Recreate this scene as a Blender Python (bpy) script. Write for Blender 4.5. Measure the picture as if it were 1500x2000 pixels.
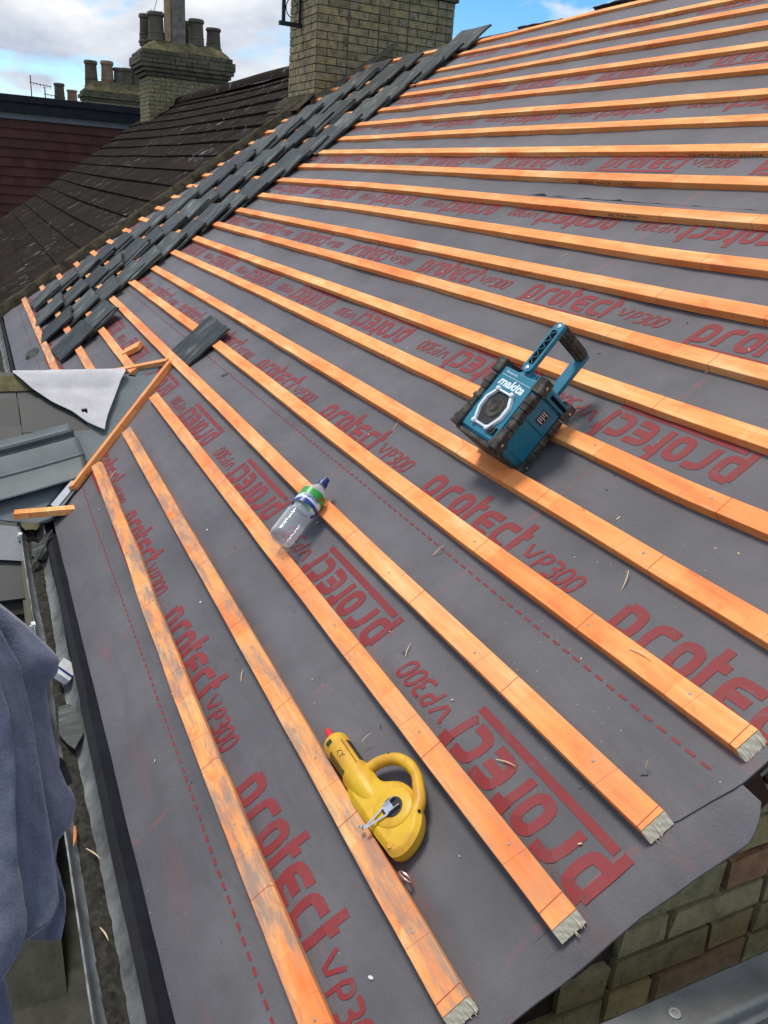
import bpy, bmesh, math, random
from mathutils import Matrix, Vector, noise
R = math.radians
random.seed(7)
sc = bpy.context.scene
for o in list(bpy.data.objects): bpy.data.objects.remove(o)
COL = sc.collection

# ------------------------------------------------------------------ camera
cam = bpy.data.cameras.new('camera'); cam.sensor_fit = 'HORIZONTAL'; cam.sensor_width = 36; cam.lens = 39.067
cam.clip_start = 0.05; cam.clip_end = 3000
co = bpy.data.objects.new('camera', cam); COL.objects.link(co); sc.camera = co
CAMP = Vector((0.74454, -0.25876, 7.35899))
rot = Matrix(((0.4205, 0.904508, 0.071021), (-0.356506, 0.092739, 0.929679), (0.834316, -0.41625, 0.36146))).transposed()
co.matrix_world = Matrix.Translation(CAMP) @ rot.to_4x4()

# ------------------------------------------------------------------ light
SUN_DIR = Vector((-0.30, -0.22, 0.90)).normalized()          # towards the sun
sun_el = math.asin(SUN_DIR.z); sun_az = math.atan2(SUN_DIR.x, SUN_DIR.y)
w = bpy.data.worlds.new("World"); sc.world = w; w.use_nodes = True
nt = w.node_tree; nt.nodes.clear()
def wn(t, **k):
    n = nt.nodes.new(t)
    for a, b in k.items(): setattr(n, a, b)
    return n
out = wn('ShaderNodeOutputWorld'); bg = wn('ShaderNodeBackground'); bg.inputs[1].default_value = 0.135
sky = wn('ShaderNodeTexSky', sky_type='NISHITA', sun_disc=False, sun_elevation=sun_el, sun_rotation=sun_az, air_density=1.0, dust_density=0.2, ozone_density=4.0)
tc = wn('ShaderNodeTexCoord')
mp = wn('ShaderNodeMapping'); mp.inputs['Scale'].default_value = (1.0, 1.0, 2.3); mp.inputs['Location'].default_value = (0.30, 0.1, 0.22)
n1 = wn('ShaderNodeTexNoise'); n1.inputs['Scale'].default_value = 5.2; n1.inputs['Detail'].default_value = 10; n1.inputs['Roughness'].default_value = 0.52; n1.inputs['Distortion'].default_value = 0.15
cr = wn('ShaderNodeValToRGB'); cr.color_ramp.elements[0].position = 0.475; cr.color_ramp.elements[1].position = 0.545
mp2 = wn('ShaderNodeMapping'); mp2.inputs['Scale'].default_value = (1.0, 1.0, 2.3); mp2.inputs['Location'].default_value = (0.30, 0.1, 0.31)
n2 = wn('ShaderNodeTexNoise'); n2.inputs['Scale'].default_value = 5.2; n2.inputs['Detail'].default_value = 7; n2.inputs['Roughness'].default_value = 0.55
cr2 = wn('ShaderNodeValToRGB'); e = cr2.color_ramp.elements
e[0].position = 0.40; e[0].color = (5.7, 5.75, 5.85, 1); e[1].position = 0.66; e[1].color = (2.9, 3.25, 4.0, 1)
mx = wn('ShaderNodeMix', data_type='RGBA')
L = nt.links.new
L(tc.outputs['Generated'], mp.inputs['Vector']); L(tc.outputs['Generated'], mp2.inputs['Vector'])
L(mp.outputs[0], n1.inputs['Vector']); L(mp2.outputs[0], n2.inputs['Vector'])
L(n1.outputs['Fac'], cr.inputs[0]); L(n2.outputs['Fac'], cr2.inputs[0])
hs = wn('ShaderNodeHueSaturation'); hs.inputs['Saturation'].default_value = 1.35; hs.inputs['Value'].default_value = 1.0; L(sky.outputs[0], hs.inputs['Color'])
sx = wn('ShaderNodeSeparateXYZ'); L(tc.outputs['Generated'], sx.inputs[0])
mr = wn('ShaderNodeMapRange'); mr.inputs['From Min'].default_value = 0.30; mr.inputs['From Max'].default_value = 0.65; mr.inputs['To Max'].default_value = 0.85; L(sx.outputs[2], mr.inputs['Value'])
mxx = wn('ShaderNodeMath', operation='MAXIMUM'); L(cr.outputs[0], mxx.inputs[0]); L(mr.outputs[0], mxx.inputs[1])
L(mxx.outputs[0], mx.inputs[0]); L(hs.outputs[0], mx.inputs[6]); L(cr2.outputs[0], mx.inputs[7])
L(mx.outputs[2], bg.inputs[0]); L(bg.outputs[0], out.inputs[0])
sl = bpy.data.lights.new('sun', 'SUN'); sl.energy = 2.2; sl.angle = R(17); sl.color = (1.0, 0.95, 0.87)
so = bpy.data.objects.new('sun', sl); COL.objects.link(so)
so.rotation_euler = (-SUN_DIR).to_track_quat('-Z', 'Y').to_euler(); so.location = (0, 0, 20)
sc.view_settings.view_transform = 'Standard'; sc.view_settings.look = 'None'; sc.view_settings.gamma = 1
sc.view_settings.use_curve_mapping = False; sc.view_settings.exposure = 0.40

# ------------------------------------------------------------------ frames
TH = R(35); cT, sT = math.cos(TH), math.sin(TH)
ROOF = Matrix(((1, 0, 0, 0), (0, cT, -sT, 0), (0, sT, cT, 6.0), (0, 0, 0, 1)))   # (u along battens, v up slope, n off the slope) -> world
WORLD = Matrix.Identity(4)
CR = Vector((0.74454, 0.56751, 1.26164))                       # the eye point in roof axes, used to move surveyed points between heights
def relevel(u, v, n0, n1):
    s = (CR.z - n1) / (CR.z - n0)
    return CR.x + (u - CR.x) * s, CR.y + (v - CR.y) * s
GAUGE = 0.2

# ------------------------------------------------------------------ material helpers
class Mat:
    def __init__(s, name, rough=0.7, spec=0.4, metal=0.0):
        s.m = bpy.data.materials.new(name); s.m.use_nodes = True; s.t = s.m.node_tree
        s.b = s.t.nodes['Principled BSDF']; s.set('Roughness', rough); s.set('Specular IOR Level', spec); s.set('Metallic', metal)
    def set(s, k, v): s.b.inputs[k].default_value = v
    def n(s, t, **k):
        x = s.t.nodes.new(t)
        for a, b in k.items(): setattr(x, a, b)
        return x
    def l(s, a, b): s.t.links.new(a, b)
    def coord(s, kind='Object'):
        if kind == 'World': return s.n('ShaderNodeNewGeometry').outputs['Position']
        return s.n('ShaderNodeTexCoord').outputs[kind]
    def map(s, vec, scale=(1, 1, 1), loc=(0, 0, 0), rot=(0, 0, 0)):
        m = s.n('ShaderNodeMapping'); m.inputs['Scale'].default_value = scale; m.inputs['Location'].default_value = loc
        m.inputs['Rotation'].default_value = rot
        s.l(vec, m.inputs['Vector']); return m.outputs[0]
    def rnd(s): return s.n('ShaderNodeObjectInfo').outputs['Random']
    def offset(s, vec, k=40.0):
        """vec + random per object"""
        c = s.n('ShaderNodeCombineXYZ'); m = s.math('MULTIPLY', s.rnd(), k)
        for i in range(3): s.l(m, c.inputs[i])
        a = s.n('ShaderNodeVectorMath', operation='ADD'); s.l(vec, a.inputs[0]); s.l(c.outputs[0], a.inputs[1]); return a.outputs[0]
    def noise(s, vec, scale=5, detail=4, rough=0.55, dist=0.0):
        x = s.n('ShaderNodeTexNoise'); x.inputs['Scale'].default_value = scale; x.inputs['Detail'].default_value = detail
        x.inputs['Roughness'].default_value = rough; x.inputs['Distortion'].default_value = dist
        s.l(vec, x.inputs['Vector']); return x.outputs['Fac']
    def voro(s, vec, scale=5, out='Distance', rnd=1.0, feature='F1'):
        x = s.n('ShaderNodeTexVoronoi', feature=feature); x.inputs['Scale'].default_value = scale; x.inputs['Randomness'].default_value = rnd
        s.l(vec, x.inputs['Vector']); return x.outputs[out]
    def ramp(s, fac, stops, interp='LINEAR'):
        x = s.n('ShaderNodeValToRGB'); r = x.color_ramp; r.interpolation = interp
        while len(r.elements) < len(stops): r.elements.new(0.5)
        for el, (p, c) in zip(r.elements, stops):
            el.position = p
            el.color = (c[0], c[1], c[2], 1) if isinstance(c, (tuple, list)) else (c, c, c, 1)
        s.l(fac, x.inputs[0]); return x.outputs[0]
    def mix(s, f, a, b, mode='MIX'):
        x = s.n('ShaderNodeMix', data_type='RGBA', blend_type=mode)
        for v, i in ((f, 0), (a, 6), (b, 7)):
            if isinstance(v, (int, float)): x.inputs[i].default_value = v
            elif isinstance(v, (tuple, list)): x.inputs[i].default_value = (*v[:3], 1)
            else: s.l(v, x.inputs[i])
        return x.outputs[2]
    def math(s, op, a, b=None, c=None):
        x = s.n('ShaderNodeMath', operation=op)
        for i, v in enumerate((a, b, c)):
            if v is None: continue
            if isinstance(v, (int, float)): x.inputs[i].default_value = v
            else: s.l(v, x.inputs[i])
        return x.outputs[0]
    def sep(s, vec):
        x = s.n('ShaderNodeSeparateXYZ'); s.l(vec, x.inputs[0]); return x.outputs
    def attr(s, name): return s.n('ShaderNodeAttribute', attribute_name=name).outputs['Fac']
    def col(s, c):
        if isinstance(c, (tuple, list)): s.b.inputs['Base Color'].default_value = (*c[:3], 1)
        else: s.l(c, s.b.inputs['Base Color'])
        return s
    def bump(s, h, strength=0.3, dist=0.01):
        x = s.n('ShaderNodeBump'); x.inputs['Strength'].default_value = strength; x.inputs['Distance'].default_value = dist
        s.l(h, x.inputs['Height']); s.l(x.outputs[0], s.b.inputs['Normal']); return s
    def rough(s, f): s.l(f, s.b.inputs['Roughness']); return s

def simple(name, c, rough=0.6, spec=0.4, metal=0.0, var=0.25, scale=30, bump=0.15):
    m = Mat(name, rough, spec, metal)
    v = m.coord('Object'); f = m.noise(v, scale, 5)
    m.col(m.mix(m.ramp(f, [(0.3, 0.0), (0.7, 1.0)]), tuple(x * (1 - var) for x in c), tuple(min(1, x * (1 + var)) for x in c)))
    if bump: m.bump(m.noise(v, scale * 3, 4), bump, 0.003)
    return m.m

def mat_wood():
    m = Mat('dyed_batten_timber', 0.62, 0.3)
    P = m.coord('World'); o = m.coord('Object')
    x = m.sep(P)[0]; off = m.math('MULTIPLY', m.rnd(), 57.0)
    c = m.n('ShaderNodeCombineXYZ'); m.l(m.math('ADD', x, off), c.inputs[0]); m.l(off, c.inputs[1])
    seg = m.n('ShaderNodeTexVoronoi', voronoi_dimensions='1D'); seg.inputs['Scale'].default_value = 5.0
    m.l(m.math('ADD', x, off), seg.inputs['W'])
    segf = m.sep(seg.outputs['Color'])[0]
    ov = m.offset(o)
    big = m.noise(m.map(ov, (3.2, 14, 14)), 1.0, 6, 0.6, 0.3)
    grain = m.noise(m.map(ov, (5, 120, 120)), 1.0, 4, 0.6)
    f = m.math('ADD', m.math('MULTIPLY', segf, 0.13), m.math('MULTIPLY', big, 0.87))
    base = m.ramp(f, [(0.30, (0.90, 0.53, 0.23)), (0.41, (0.94, 0.42, 0.145)), (0.51, (0.94, 0.335, 0.092)), (0.62, (0.90, 0.235, 0.058)), (0.74, (0.82, 0.13, 0.030))])
    base = m.mix(m.ramp(grain, [(0.38, 0.55), (0.58, 0.0)]), base, (0.74, 0.28, 0.070))
    # knots / dye pools
    kn = m.noise(m.map(ov, (9, 22, 22)), 1.0, 3, 0.6, 1.0)
    base = m.mix(m.ramp(kn, [(0.62, 0.0), (0.74, 0.75)]), base, (0.72, 0.14, 0.025))
    pale = m.noise(m.map(ov, (2.2, 9, 9), (7, 3, 1)), 1.0, 5, 0.65)
    base = m.mix(m.ramp(pale, [(0.60, 0.0), (0.75, 0.55)]), base, (0.93, 0.68, 0.36))
    # grey grime on some of them
    gr = m.noise(m.map(ov, (6, 30, 30), (1, 9, 4)), 1.0, 7, 0.7)
    wear = m.attr('grime')
    base = m.mix(m.math('MULTIPLY', m.ramp(gr, [(0.42, 0.0), (0.60, 0.85)]), wear), base, (0.25, 0.20, 0.17))
    # thin red rafter setting-out lines struck across
    y = m.sep(o)[1]
    def line(period, width, phase, skew):
        t = m.math('ADD', m.math('ADD', x, phase), m.math('MULTIPLY', y, skew))
        fr = m.math('FRACT', m.math('DIVIDE', m.math('ADD', t, 100.0), period))
        return m.math('LESS_THAN', fr, width / period)
    l1 = line(0.405, 0.0024, 0.06, 0.04); l2 = line(0.405, 0.0016, 0.16, -0.10); l3 = line(0.2025, 0.0012, 0.02, 0.25)
    base = m.mix(m.math('MULTIPLY', l1, 0.85), base, (0.36, 0.035, 0.02))
    base = m.mix(m.math('MULTIPLY', l2, 0.55), base, (0.36, 0.05, 0.03))
    base = m.mix(m.math('MULTIPLY', l3, m.math('MULTIPLY', segf, 0.4)), base, (0.30, 0.08, 0.04))
    tone = m.mix(m.rnd(), (0.88, 0.86, 0.86), (1.02, 1.06, 1.08)); base = m.mix(1.0, base, tone, 'MULTIPLY')
    m.col(base)
    m.bump(m.math('ADD', grain, m.noise(m.map(ov, (30, 60, 60)), 1.0, 3)), 0.35, 0.0015)
    return m.m

def mat_endgrain():
    m = Mat('sawn_end_timber', 0.85, 0.15)
    o = m.offset(m.coord('Object'))
    r = m.n('ShaderNodeTexWave', wave_type='RINGS'); r.inputs['Scale'].default_value = 26; r.inputs['Distortion'].default_value = 6; r.inputs['Detail'].default_value = 3
    m.l(m.map(o, (1, 1, 1), (0.02, -0.01, 0.01)), r.inputs['Vector'])
    nn = m.noise(o, 260, 4)
    b = m.ramp(r.outputs['Fac'], [(0.2, (0.62, 0.55, 0.40)), (0.8, (0.78, 0.70, 0.53))])
    m.col(m.mix(m.ramp(nn, [(0.4, 0.0), (0.7, 0.6)]), b, (0.52, 0.45, 0.32)))
    m.bump(nn, 0.25, 0.001); return m.m

def mem_common(m, P):
    """roof membrane: non-woven grey felt with grime and red chalk dust"""
    a = m.noise(P, 2.3, 6, 0.6); fine = m.noise(P, 260, 3, 0.7); mid = m.noise(P, 14, 6, 0.7)
    base = m.ramp(a, [(0.34, (0.078, 0.073, 0.079)), (0.66, (0.128, 0.119, 0.128))])
    base = m.mix(m.ramp(fine, [(0.3, 0.35), (0.7, 0.0)]), base, (0.055, 0.055, 0.060))
    base = m.mix(m.ramp(mid, [(0.50, 0.0), (0.75, 0.40)]), base, (0.060, 0.057, 0.055))
    sp = m.noise(P, 55, 5, 0.8); base = m.mix(m.ramp(sp, [(0.64, 0.0), (0.70, 0.6)]), base, (0.045, 0.042, 0.040))
    wsp = m.voro(m.map(P, (1, 1, 1), (3, 2, 1)), 42); ws2 = m.noise(P, 3.1, 3)
    base = m.mix(m.math('MULTIPLY', m.ramp(wsp, [(0.04, 0.7), (0.075, 0.0)]), m.ramp(ws2, [(0.5, 0.0), (0.6, 1.0)])), base, (0.42, 0.40, 0.36))
    return base

def mat_membrane():
    m = Mat('roof_membrane', 0.62, 0.4); m.set('Sheen Weight', 0.22); m.set('Sheen Roughness', 0.35)
    P = m.coord('World'); xyz = m.sep(P)
    base = mem_common(m, P)
    # red chalk dust lies along the battens and where lines were snapped up the slope
    v = m.math('DIVIDE', m.math('SUBTRACT', xyz[2], 5.98), math.sin(TH))          # distance up the slope
    fr = m.math('FRACT', m.math('ADD', m.math('DIVIDE', v, GAUGE), 50.0))
    near = m.ramp(fr, [(0.0, 0.9), (0.07, 0.0), (0.70, 0.0), (0.76, 0.8)])
    dn = m.noise(m.map(P, (4, 22, 22)), 1.0, 5, 0.7)
    base = m.mix(m.math('MULTIPLY', near, m.ramp(dn, [(0.46, 0.0), (0.74, 0.42)])), base, (0.24, 0.065, 0.06))
    wob = m.math('MULTIPLY', m.noise(P, 9, 3), 0.05)
    t = m.math('FRACT', m.math('DIVIDE', m.math('ADD', m.math('ADD', xyz[0], wob), 100.44), 0.81))
    band = m.ramp(t, [(0.0, 0.0), (0.006, 1.0), (0.016, 1.0), (0.026, 0.0)])
    bn = m.noise(P, 7, 4, 0.7)
    base = m.mix(m.math('MULTIPLY', band, m.ramp(bn, [(0.48, 0.0), (0.66, 0.40)])), base, (0.33, 0.07, 0.07))
    m.col(base)
    m.bump(m.math('ADD', m.noise(P, 180, 3, 0.7), m.math('MULTIPLY', m.noise(m.map(P, (1.6, 4.5, 4.5)), 1.0, 3, 0.5, 0.5), 22.0)), 0.30, 0.0028)
    return m.m

def mat_print():
    m = Mat('red_membrane_print', 0.62, 0.35); m.set('Sheen Weight', 0.0)
    P = m.coord('World')
    g = mem_common(m, P)
    worn = m.ramp(m.noise(P, 30, 7, 0.75), [(0.34, 0.45), (0.46, 0.0)])
    red = m.mix(m.noise(P, 4, 3), (0.185, 0.017, 0.020), (0.22, 0.024, 0.026))
    base = m.mix(worn, red, g)
    m.col(base)
    m.bump(m.noise(P, 180, 3, 0.7), 0.3, 0.0015); return m.m

def mat_slate():
    m = Mat('salvaged_slate', 0.6, 0.25)
    o = m.offset(m.coord('Object'))
    st = m.noise(m.map(o, (16, 5, 16)), 1.0, 9, 0.72, 0.6); f = m.noise(o, 60, 5, 0.7)
    b = m.ramp(st, [(0.36, (0.026, 0.028, 0.026)), (0.50, (0.044, 0.047, 0.045)), (0.58, (0.085, 0.090, 0.086)), (0.67, (0.20, 0.205, 0.20))])
    b = m.mix(m.ramp(f, [(0.45, 0.0), (0.7, 0.4)]), b, (0.04, 0.048, 0.038))
    tone = m.mix(m.rnd(), (0.62, 0.63, 0.62), (1.45, 1.45, 1.40)); b = m.mix(1.0, b, tone, 'MULTIPLY')
    m.col(b); m.rough(m.ramp(st, [(0.3, 0.50), (0.7, 0.75)]))
    m.bump(m.math('ADD', st, m.math('MULTIPLY', f, 0.5)), 0.5, 0.004); return m.m

def mat_brick(name, stops, grime=0.5, scale=1.0):
    m = Mat(name, 0.9, 0.15)
    o = m.coord('Object'); t = m.attr('tint')
    b = m.ramp(t, stops)
    n1 = m.noise(o, 14 * scale, 7, 0.7); n2 = m.noise(o, 90 * scale, 5, 0.75)
    b = m.mix(m.ramp(n1, [(0.42, 0.0), (0.70, grime)]), b, (0.05, 0.047, 0.035))
    b = m.mix(m.ramp(n2, [(0.58, 0.0), (0.66, 0.75)]), b, (0.025, 0.024, 0.02))
    m.col(b); m.bump(m.math('ADD', n2, m.math('MULTIPLY', n1, 1.5)), 0.8, 0.006); return m.m

def mat_tile():
    m = Mat('weathered_concrete_tile', 0.95, 0.05)
    o = m.coord('Object'); t = m.attr('tint')
    b = m.ramp(t, [(0.0, (0.034, 0.025, 0.019)), (1.0, (0.052, 0.038, 0.030))])
    n1 = m.noise(o, 2.0, 6, 0.6); b = m.mix(m.ramp(n1, [(0.4, 0.0), (0.7, 0.6)]), b, (0.030, 0.027, 0.020))
    fl = m.noise(m.map(o, (9, 2.4, 5)), 1.0, 6, 0.8); patch = m.noise(m.map(o, (1, 1, 1), (4, 4, 0)), 0.9, 4)
    b = m.mix(m.math('MULTIPLY', m.ramp(fl, [(0.615, 0.0), (0.63, 1.0)]), m.ramp(patch, [(0.42, 0.0), (0.54, 1.0)])), b, (0.62, 0.63, 0.62))
    dk = m.noise(m.map(o, (13, 3.0, 5), (9, 2, 0)), 1.0, 6, 0.75)
    b = m.mix(m.ramp(dk, [(0.60, 0.0), (0.63, 0.85)]), b, (0.008, 0.008, 0.008))
    m.col(b)
    wv = m.n('ShaderNodeTexWave', wave_type='BANDS', bands_direction='X'); wv.inputs['Scale'].default_value = 10.5; wv.inputs['Distortion'].default_value = 0.6
    m.l(o, wv.inputs['Vector']); m.bump(m.math('ADD', wv.outputs['Fac'], m.math('MULTIPLY', n1, 1.0)), 0.9, 0.03); return m.m

def mat_redtile():
    m = Mat('red_hung_tile', 0.85, 0.2)
    o = m.coord('Object'); t = m.attr('tint')
    b = m.ramp(t, [(0.0, (0.085, 0.034, 0.029)), (1.0, (0.115, 0.048, 0.040))])
    n1 = m.noise(m.map(o, (1, 1.6, 0.5)), 2.0, 5); b = m.mix(m.ramp(n1, [(0.4, 0.0), (0.75, 0.5)]), b, (0.045, 0.028, 0.028))
    m.col(b)
    wv = m.n('ShaderNodeTexWave', wave_type='BANDS', bands_direction='Y'); wv.inputs['Scale'].default_value = 4.0
    m.l(o, wv.inputs['Vector']); m.bump(wv.outputs['Fac'], 0.4, 0.01); return m.m

def mat_felted(name, c, rough, spec, metal=0.0, sc_=6, contrast=0.35, bump=0.2):
    m = Mat(name, rough, spec, metal); P = m.coord('World')
    a = m.noise(P, sc_, 7, 0.65); f = m.noise(P, sc_ * 12, 4, 0.7)
    b = m.ramp(a, [(0.32, tuple(x * (1 - contrast) for x in c)), (0.68, tuple(min(1, x * (1 + contrast)) for x in c))])
    b = m.mix(m.ramp(f, [(0.5, 0.0), (0.72, 0.35)]), b, tuple(x * 0.5 for x in c))
    m.col(b); m.bump(f, bump, 0.003); return m.m

def mat_cloth():
    m = Mat('blue_grey_fleece', 0.95, 0.1); P = m.coord('World')
    f = m.noise(P, 420, 3, 0.8); a = m.noise(P, 9, 4); g2 = m.noise(P, 110, 4, 0.8)
    b = m.ramp(a, [(0.3, (0.075, 0.084, 0.135)), (0.7, (0.105, 0.115, 0.172))])
    b = m.mix(m.ramp(f, [(0.45, 0.0), (0.7, 0.5)]), b, (0.19, 0.20, 0.26)); b = m.mix(m.ramp(g2, [(0.5, 0.0), (0.7, 0.4)]), b, (0.05, 0.055, 0.10))
    m.col(b); m.set('Sheen Weight', 0.4); m.bump(m.math('ADD', f, g2), 0.6, 0.002); return m.m

def mat_teal():
    m = Mat('scuffed_teal_plastic', 0.42, 0.45); o = m.coord('Object')
    n1 = m.noise(o, 22, 6, 0.7); n2 = m.noise(m.map(o, (1, 1, 1), (2, 5, 1)), 70, 6, 0.8)
    b = m.mix(m.ramp(n1, [(0.4, 0.0), (0.7, 0.5)]), (0.010, 0.175, 0.265), (0.012, 0.115, 0.17))
    b = m.mix(m.ramp(n2, [(0.56, 0.0), (0.70, 0.55)]), b, (0.17, 0.20, 0.19))
    m.col(b); m.rough(m.ramp(n1, [(0.3, 0.35), (0.7, 0.6)])); return m.m

def mat_rubber():
    m = Mat('dusty_black_rubber', 0.75, 0.3); o = m.coord('Object')
    n1 = m.noise(o, 35, 6, 0.7)
    m.col(m.ramp(n1, [(0.35, (0.020, 0.019, 0.017)), (0.52, (0.048, 0.044, 0.036)), (0.68, (0.13, 0.115, 0.09))])); m.bump(n1, 0.3, 0.002); return m.m

def mat_yellow():
    m = Mat('stained_yellow_plastic', 0.42, 0.4); o = m.coord('Object')
    n1 = m.noise(o, 13, 6, 0.65, 0.5); n2 = m.noise(o, 60, 6, 0.8)
    b = m.mix(m.ramp(n1, [(0.44, 0.0), (0.68, 0.85)]), (0.64, 0.39, 0.016), (0.52, 0.21, 0.03))
    b = m.mix(m.ramp(n2, [(0.60, 0.0), (0.72, 0.5)]), b, (0.33, 0.20, 0.05)); m.col(b); return m.m

M = {}
M['wood'] = mat_wood(); M['endgrain'] = mat_endgrain(); M['membrane'] = mat_membrane(); M['print'] = mat_print(); M['slate'] = mat_slate()
STOCK = [(0.0, (0.27, 0.23, 0.135)), (0.35, (0.36, 0.30, 0.165)), (0.6, (0.29, 0.26, 0.175)), (0.85, (0.40, 0.315, 0.155)), (1.0, (0.20, 0.185, 0.13))]
GABLE = [(0.0, (0.24, 0.21, 0.115)), (0.35, (0.30, 0.25, 0.13)), (0.6, (0.32, 0.27, 0.145)), (0.84, (0.36, 0.28, 0.13)), (0.94, (0.34, 0.17, 0.09)), (1.0, (0.24, 0.20, 0.13))]
M['stock'] = mat_brick('yellow_stock_brick', STOCK, 0.75); M['gable'] = mat_brick('dirty_yellow_brick', GABLE, 0.55, 1.6)
M['sooty'] = mat_brick('sooty_brick', [(0.0, (0.10, 0.092, 0.065)), (1.0, (0.18, 0.16, 0.10))], 0.6)
M['mortar'] = mat_felted('mortar', (0.11, 0.10, 0.075), 0.95, 0.1, sc_=20, bump=0.6)
M['darkmortar'] = mat_felted('dark_mortar', (0.045, 0.036, 0.028), 0.95, 0.1, sc_=20, bump=0.8)
M['redbrick'] = mat_brick('dark_red_brick', [(0.0, (0.055, 0.02, 0.014)), (1.0, (0.085, 0.032, 0.02))], 0.6, 1.6)
M['flaunch'] = mat_felted('mossy_mortar', (0.12, 0.105, 0.055), 0.95, 0.1, sc_=9, contrast=0.5, bump=0.8)
M['strip'] = mat_felted('dark_mossy_mortar', (0.052, 0.043, 0.028), 0.95, 0.1, sc_=11, contrast=0.7, bump=1.0)
M['tile'] = mat_tile(); M['redtile'] = mat_redtile()
M['grp'] = mat_felted('grey_valley_sheet', (0.105, 0.130, 0.142), 0.65, 0.3, sc_=5, contrast=0.15, bump=0.05)
M['grey_sheet'] = mat_felted('blue_grey_ribbed_sheet', (0.085, 0.105, 0.112), 0.5, 0.4, sc_=7, contrast=0.2, bump=0.08)
M['flap'] = mat_felted('pale_membrane_underside', (0.50, 0.50, 0.515), 0.8, 0.25, sc_=9, contrast=0.12, bump=0.1)
M['gutter'] = mat_felted('grey_gutter_plastic', (0.135, 0.143, 0.145), 0.65, 0.3, sc_=11, contrast=0.55, bump=0.2)
M['lip'] = mat_felted('chalky_gutter_edge', (0.30, 0.30, 0.29), 0.8, 0.2, sc_=30, contrast=0.6, bump=0.4)
M['silt'] = mat_felted('gutter_silt', (0.045, 0.043, 0.036), 0.95, 0.1, sc_=50, contrast=0.6, bump=1.0)
M['tray'] = mat_felted('black_eaves_plastic', (0.010, 0.010, 0.012), 0.7, 0.15, sc_=8, contrast=0.3, bump=0.05)
M['tray_lip'] = mat_felted('charcoal_eaves_felt', (0.013, 0.014, 0.019), 0.8, 0.1, sc_=8, contrast=0.3, bump=0.05)
M['white'] = simple('white_plastic', (0.62, 0.62, 0.60), 0.5, var=0.2)
M['steel'] = simple('galvanised_steel', (0.26, 0.26, 0.26), 0.55, 0.5, 0.2, 0.2, 60)
M['chrome'] = simple('bright_steel', (0.75, 0.76, 0.78), 0.22, 0.5, 1.0, 0.08, 40, 0.03)
M['copper'] = simple('coppery_ring_metal', (0.60, 0.42, 0.36), 0.3, 0.5, 0.9, 0.1)
M['alloy'] = mat_felted('dull_aluminium', (0.15, 0.155, 0.15), 0.6, 0.4, 0.3, sc_=12, contrast=0.2, bump=0.1)
M['cloth'] = mat_cloth(); M['teal'] = mat_teal(); M['rubber'] = mat_rubber(); M['yellow'] = mat_yellow()
M['black'] = simple('black_plastic', (0.015, 0.015, 0.016), 0.5, 0.4, var=0.4)
M['darkhole'] = simple('dark_recess', (0.006, 0.006, 0.006), 0.9, 0.1, var=0.4)
M['blue'] = simple('dark_blue_plastic', (0.010, 0.028, 0.17), 0.35, 0.5, var=0.15)
M['red'] = simple('red_plastic', (0.62, 0.018, 0.022), 0.4, 0.5, var=0.15)
M['silver'] = simple('worn_silver_paint', (0.70, 0.74, 0.78), 0.35, 0.5, 0.1, 0.15, 60)
M['letter_white'] = simple('pale_lettering', (0.66, 0.78, 0.85), 0.5, var=0.05)
M['ink'] = simple('brown_stamp_ink', (0.16, 0.075, 0.03), 0.8, 0.1, var=0.2)
M['blackink'] = simple('black_print', (0.03, 0.032, 0.02), 0.6, 0.3, var=0.3)
M['pot'] = mat_felted('sooty_chimney_clay', (0.105, 0.090, 0.066), 0.8, 0.25, sc_=3, contrast=0.35, bump=0.3)
M['potbuff'] = mat_felted('buff_chimney_clay', (0.26, 0.17, 0.11), 0.8, 0.25, sc_=3, contrast=0.35, bump=0.3)
M['oldwood'] = mat_felted('weathered_post_timber', (0.20, 0.18, 0.155), 0.9, 0.1, sc_=10, contrast=0.4, bump=0.4)
M['tan'] = mat_felted('tan_board', (0.42, 0.29, 0.17), 0.9, 0.1, sc_=6)
M['lead'] = mat_felted('lead_sheet', (0.16, 0.17, 0.19), 0.55, 0.4, sc_=4, contrast=0.2, bump=0.1)
M['roof_felt'] = mat_felted('black_mineral_felt', (0.020, 0.024, 0.030), 0.8, 0.2, sc_=4, contrast=0.3)
M['darkfelt'] = mat_felted('dark_flat_roof_felt', (0.050, 0.050, 0.040), 0.85, 0.15, sc_=9, contrast=0.4, bump=0.5)
M['splinter'] = simple('fresh_wood_splinter', (0.72, 0.56, 0.33), 0.8, 0.1, var=0.15)
M['dyedsplinter'] = simple('orange_wood_splinter', (0.70, 0.26, 0.06), 0.8, 0.1, var=0.2)
M['ground'] = mat_felted('ground_concrete', (0.10, 0.10, 0.09), 0.95, 0.1, sc_=0.5)
M['gap_shade'] = simple('lap_gap_shade_black', (0.012, 0.012, 0.013), 0.8, 0.2)  # stands in for the shade in the gaps under the membrane laps

def mat_oldslate():
    m = Mat('old_roof_slate', 0.6, 0.4); o = m.coord('World'); t = m.attr('tint')
    b = m.ramp(t, [(0.0, (0.034, 0.035, 0.033)), (1.0, (0.062, 0.065, 0.064))]); n1 = m.noise(o, 12, 7, 0.7); n2 = m.noise(o, 70, 5, 0.8)
    b = m.mix(m.ramp(n1, [(0.4, 0.0), (0.7, 0.5)]), b, (0.052, 0.050, 0.036)); b = m.mix(m.ramp(n2, [(0.66, 0.0), (0.70, 0.5)]), b, (0.16, 0.16, 0.14))
    m.col(b); m.bump(n1, 0.4, 0.004); return m.m
M['oldslate'] = mat_oldslate()

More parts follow.
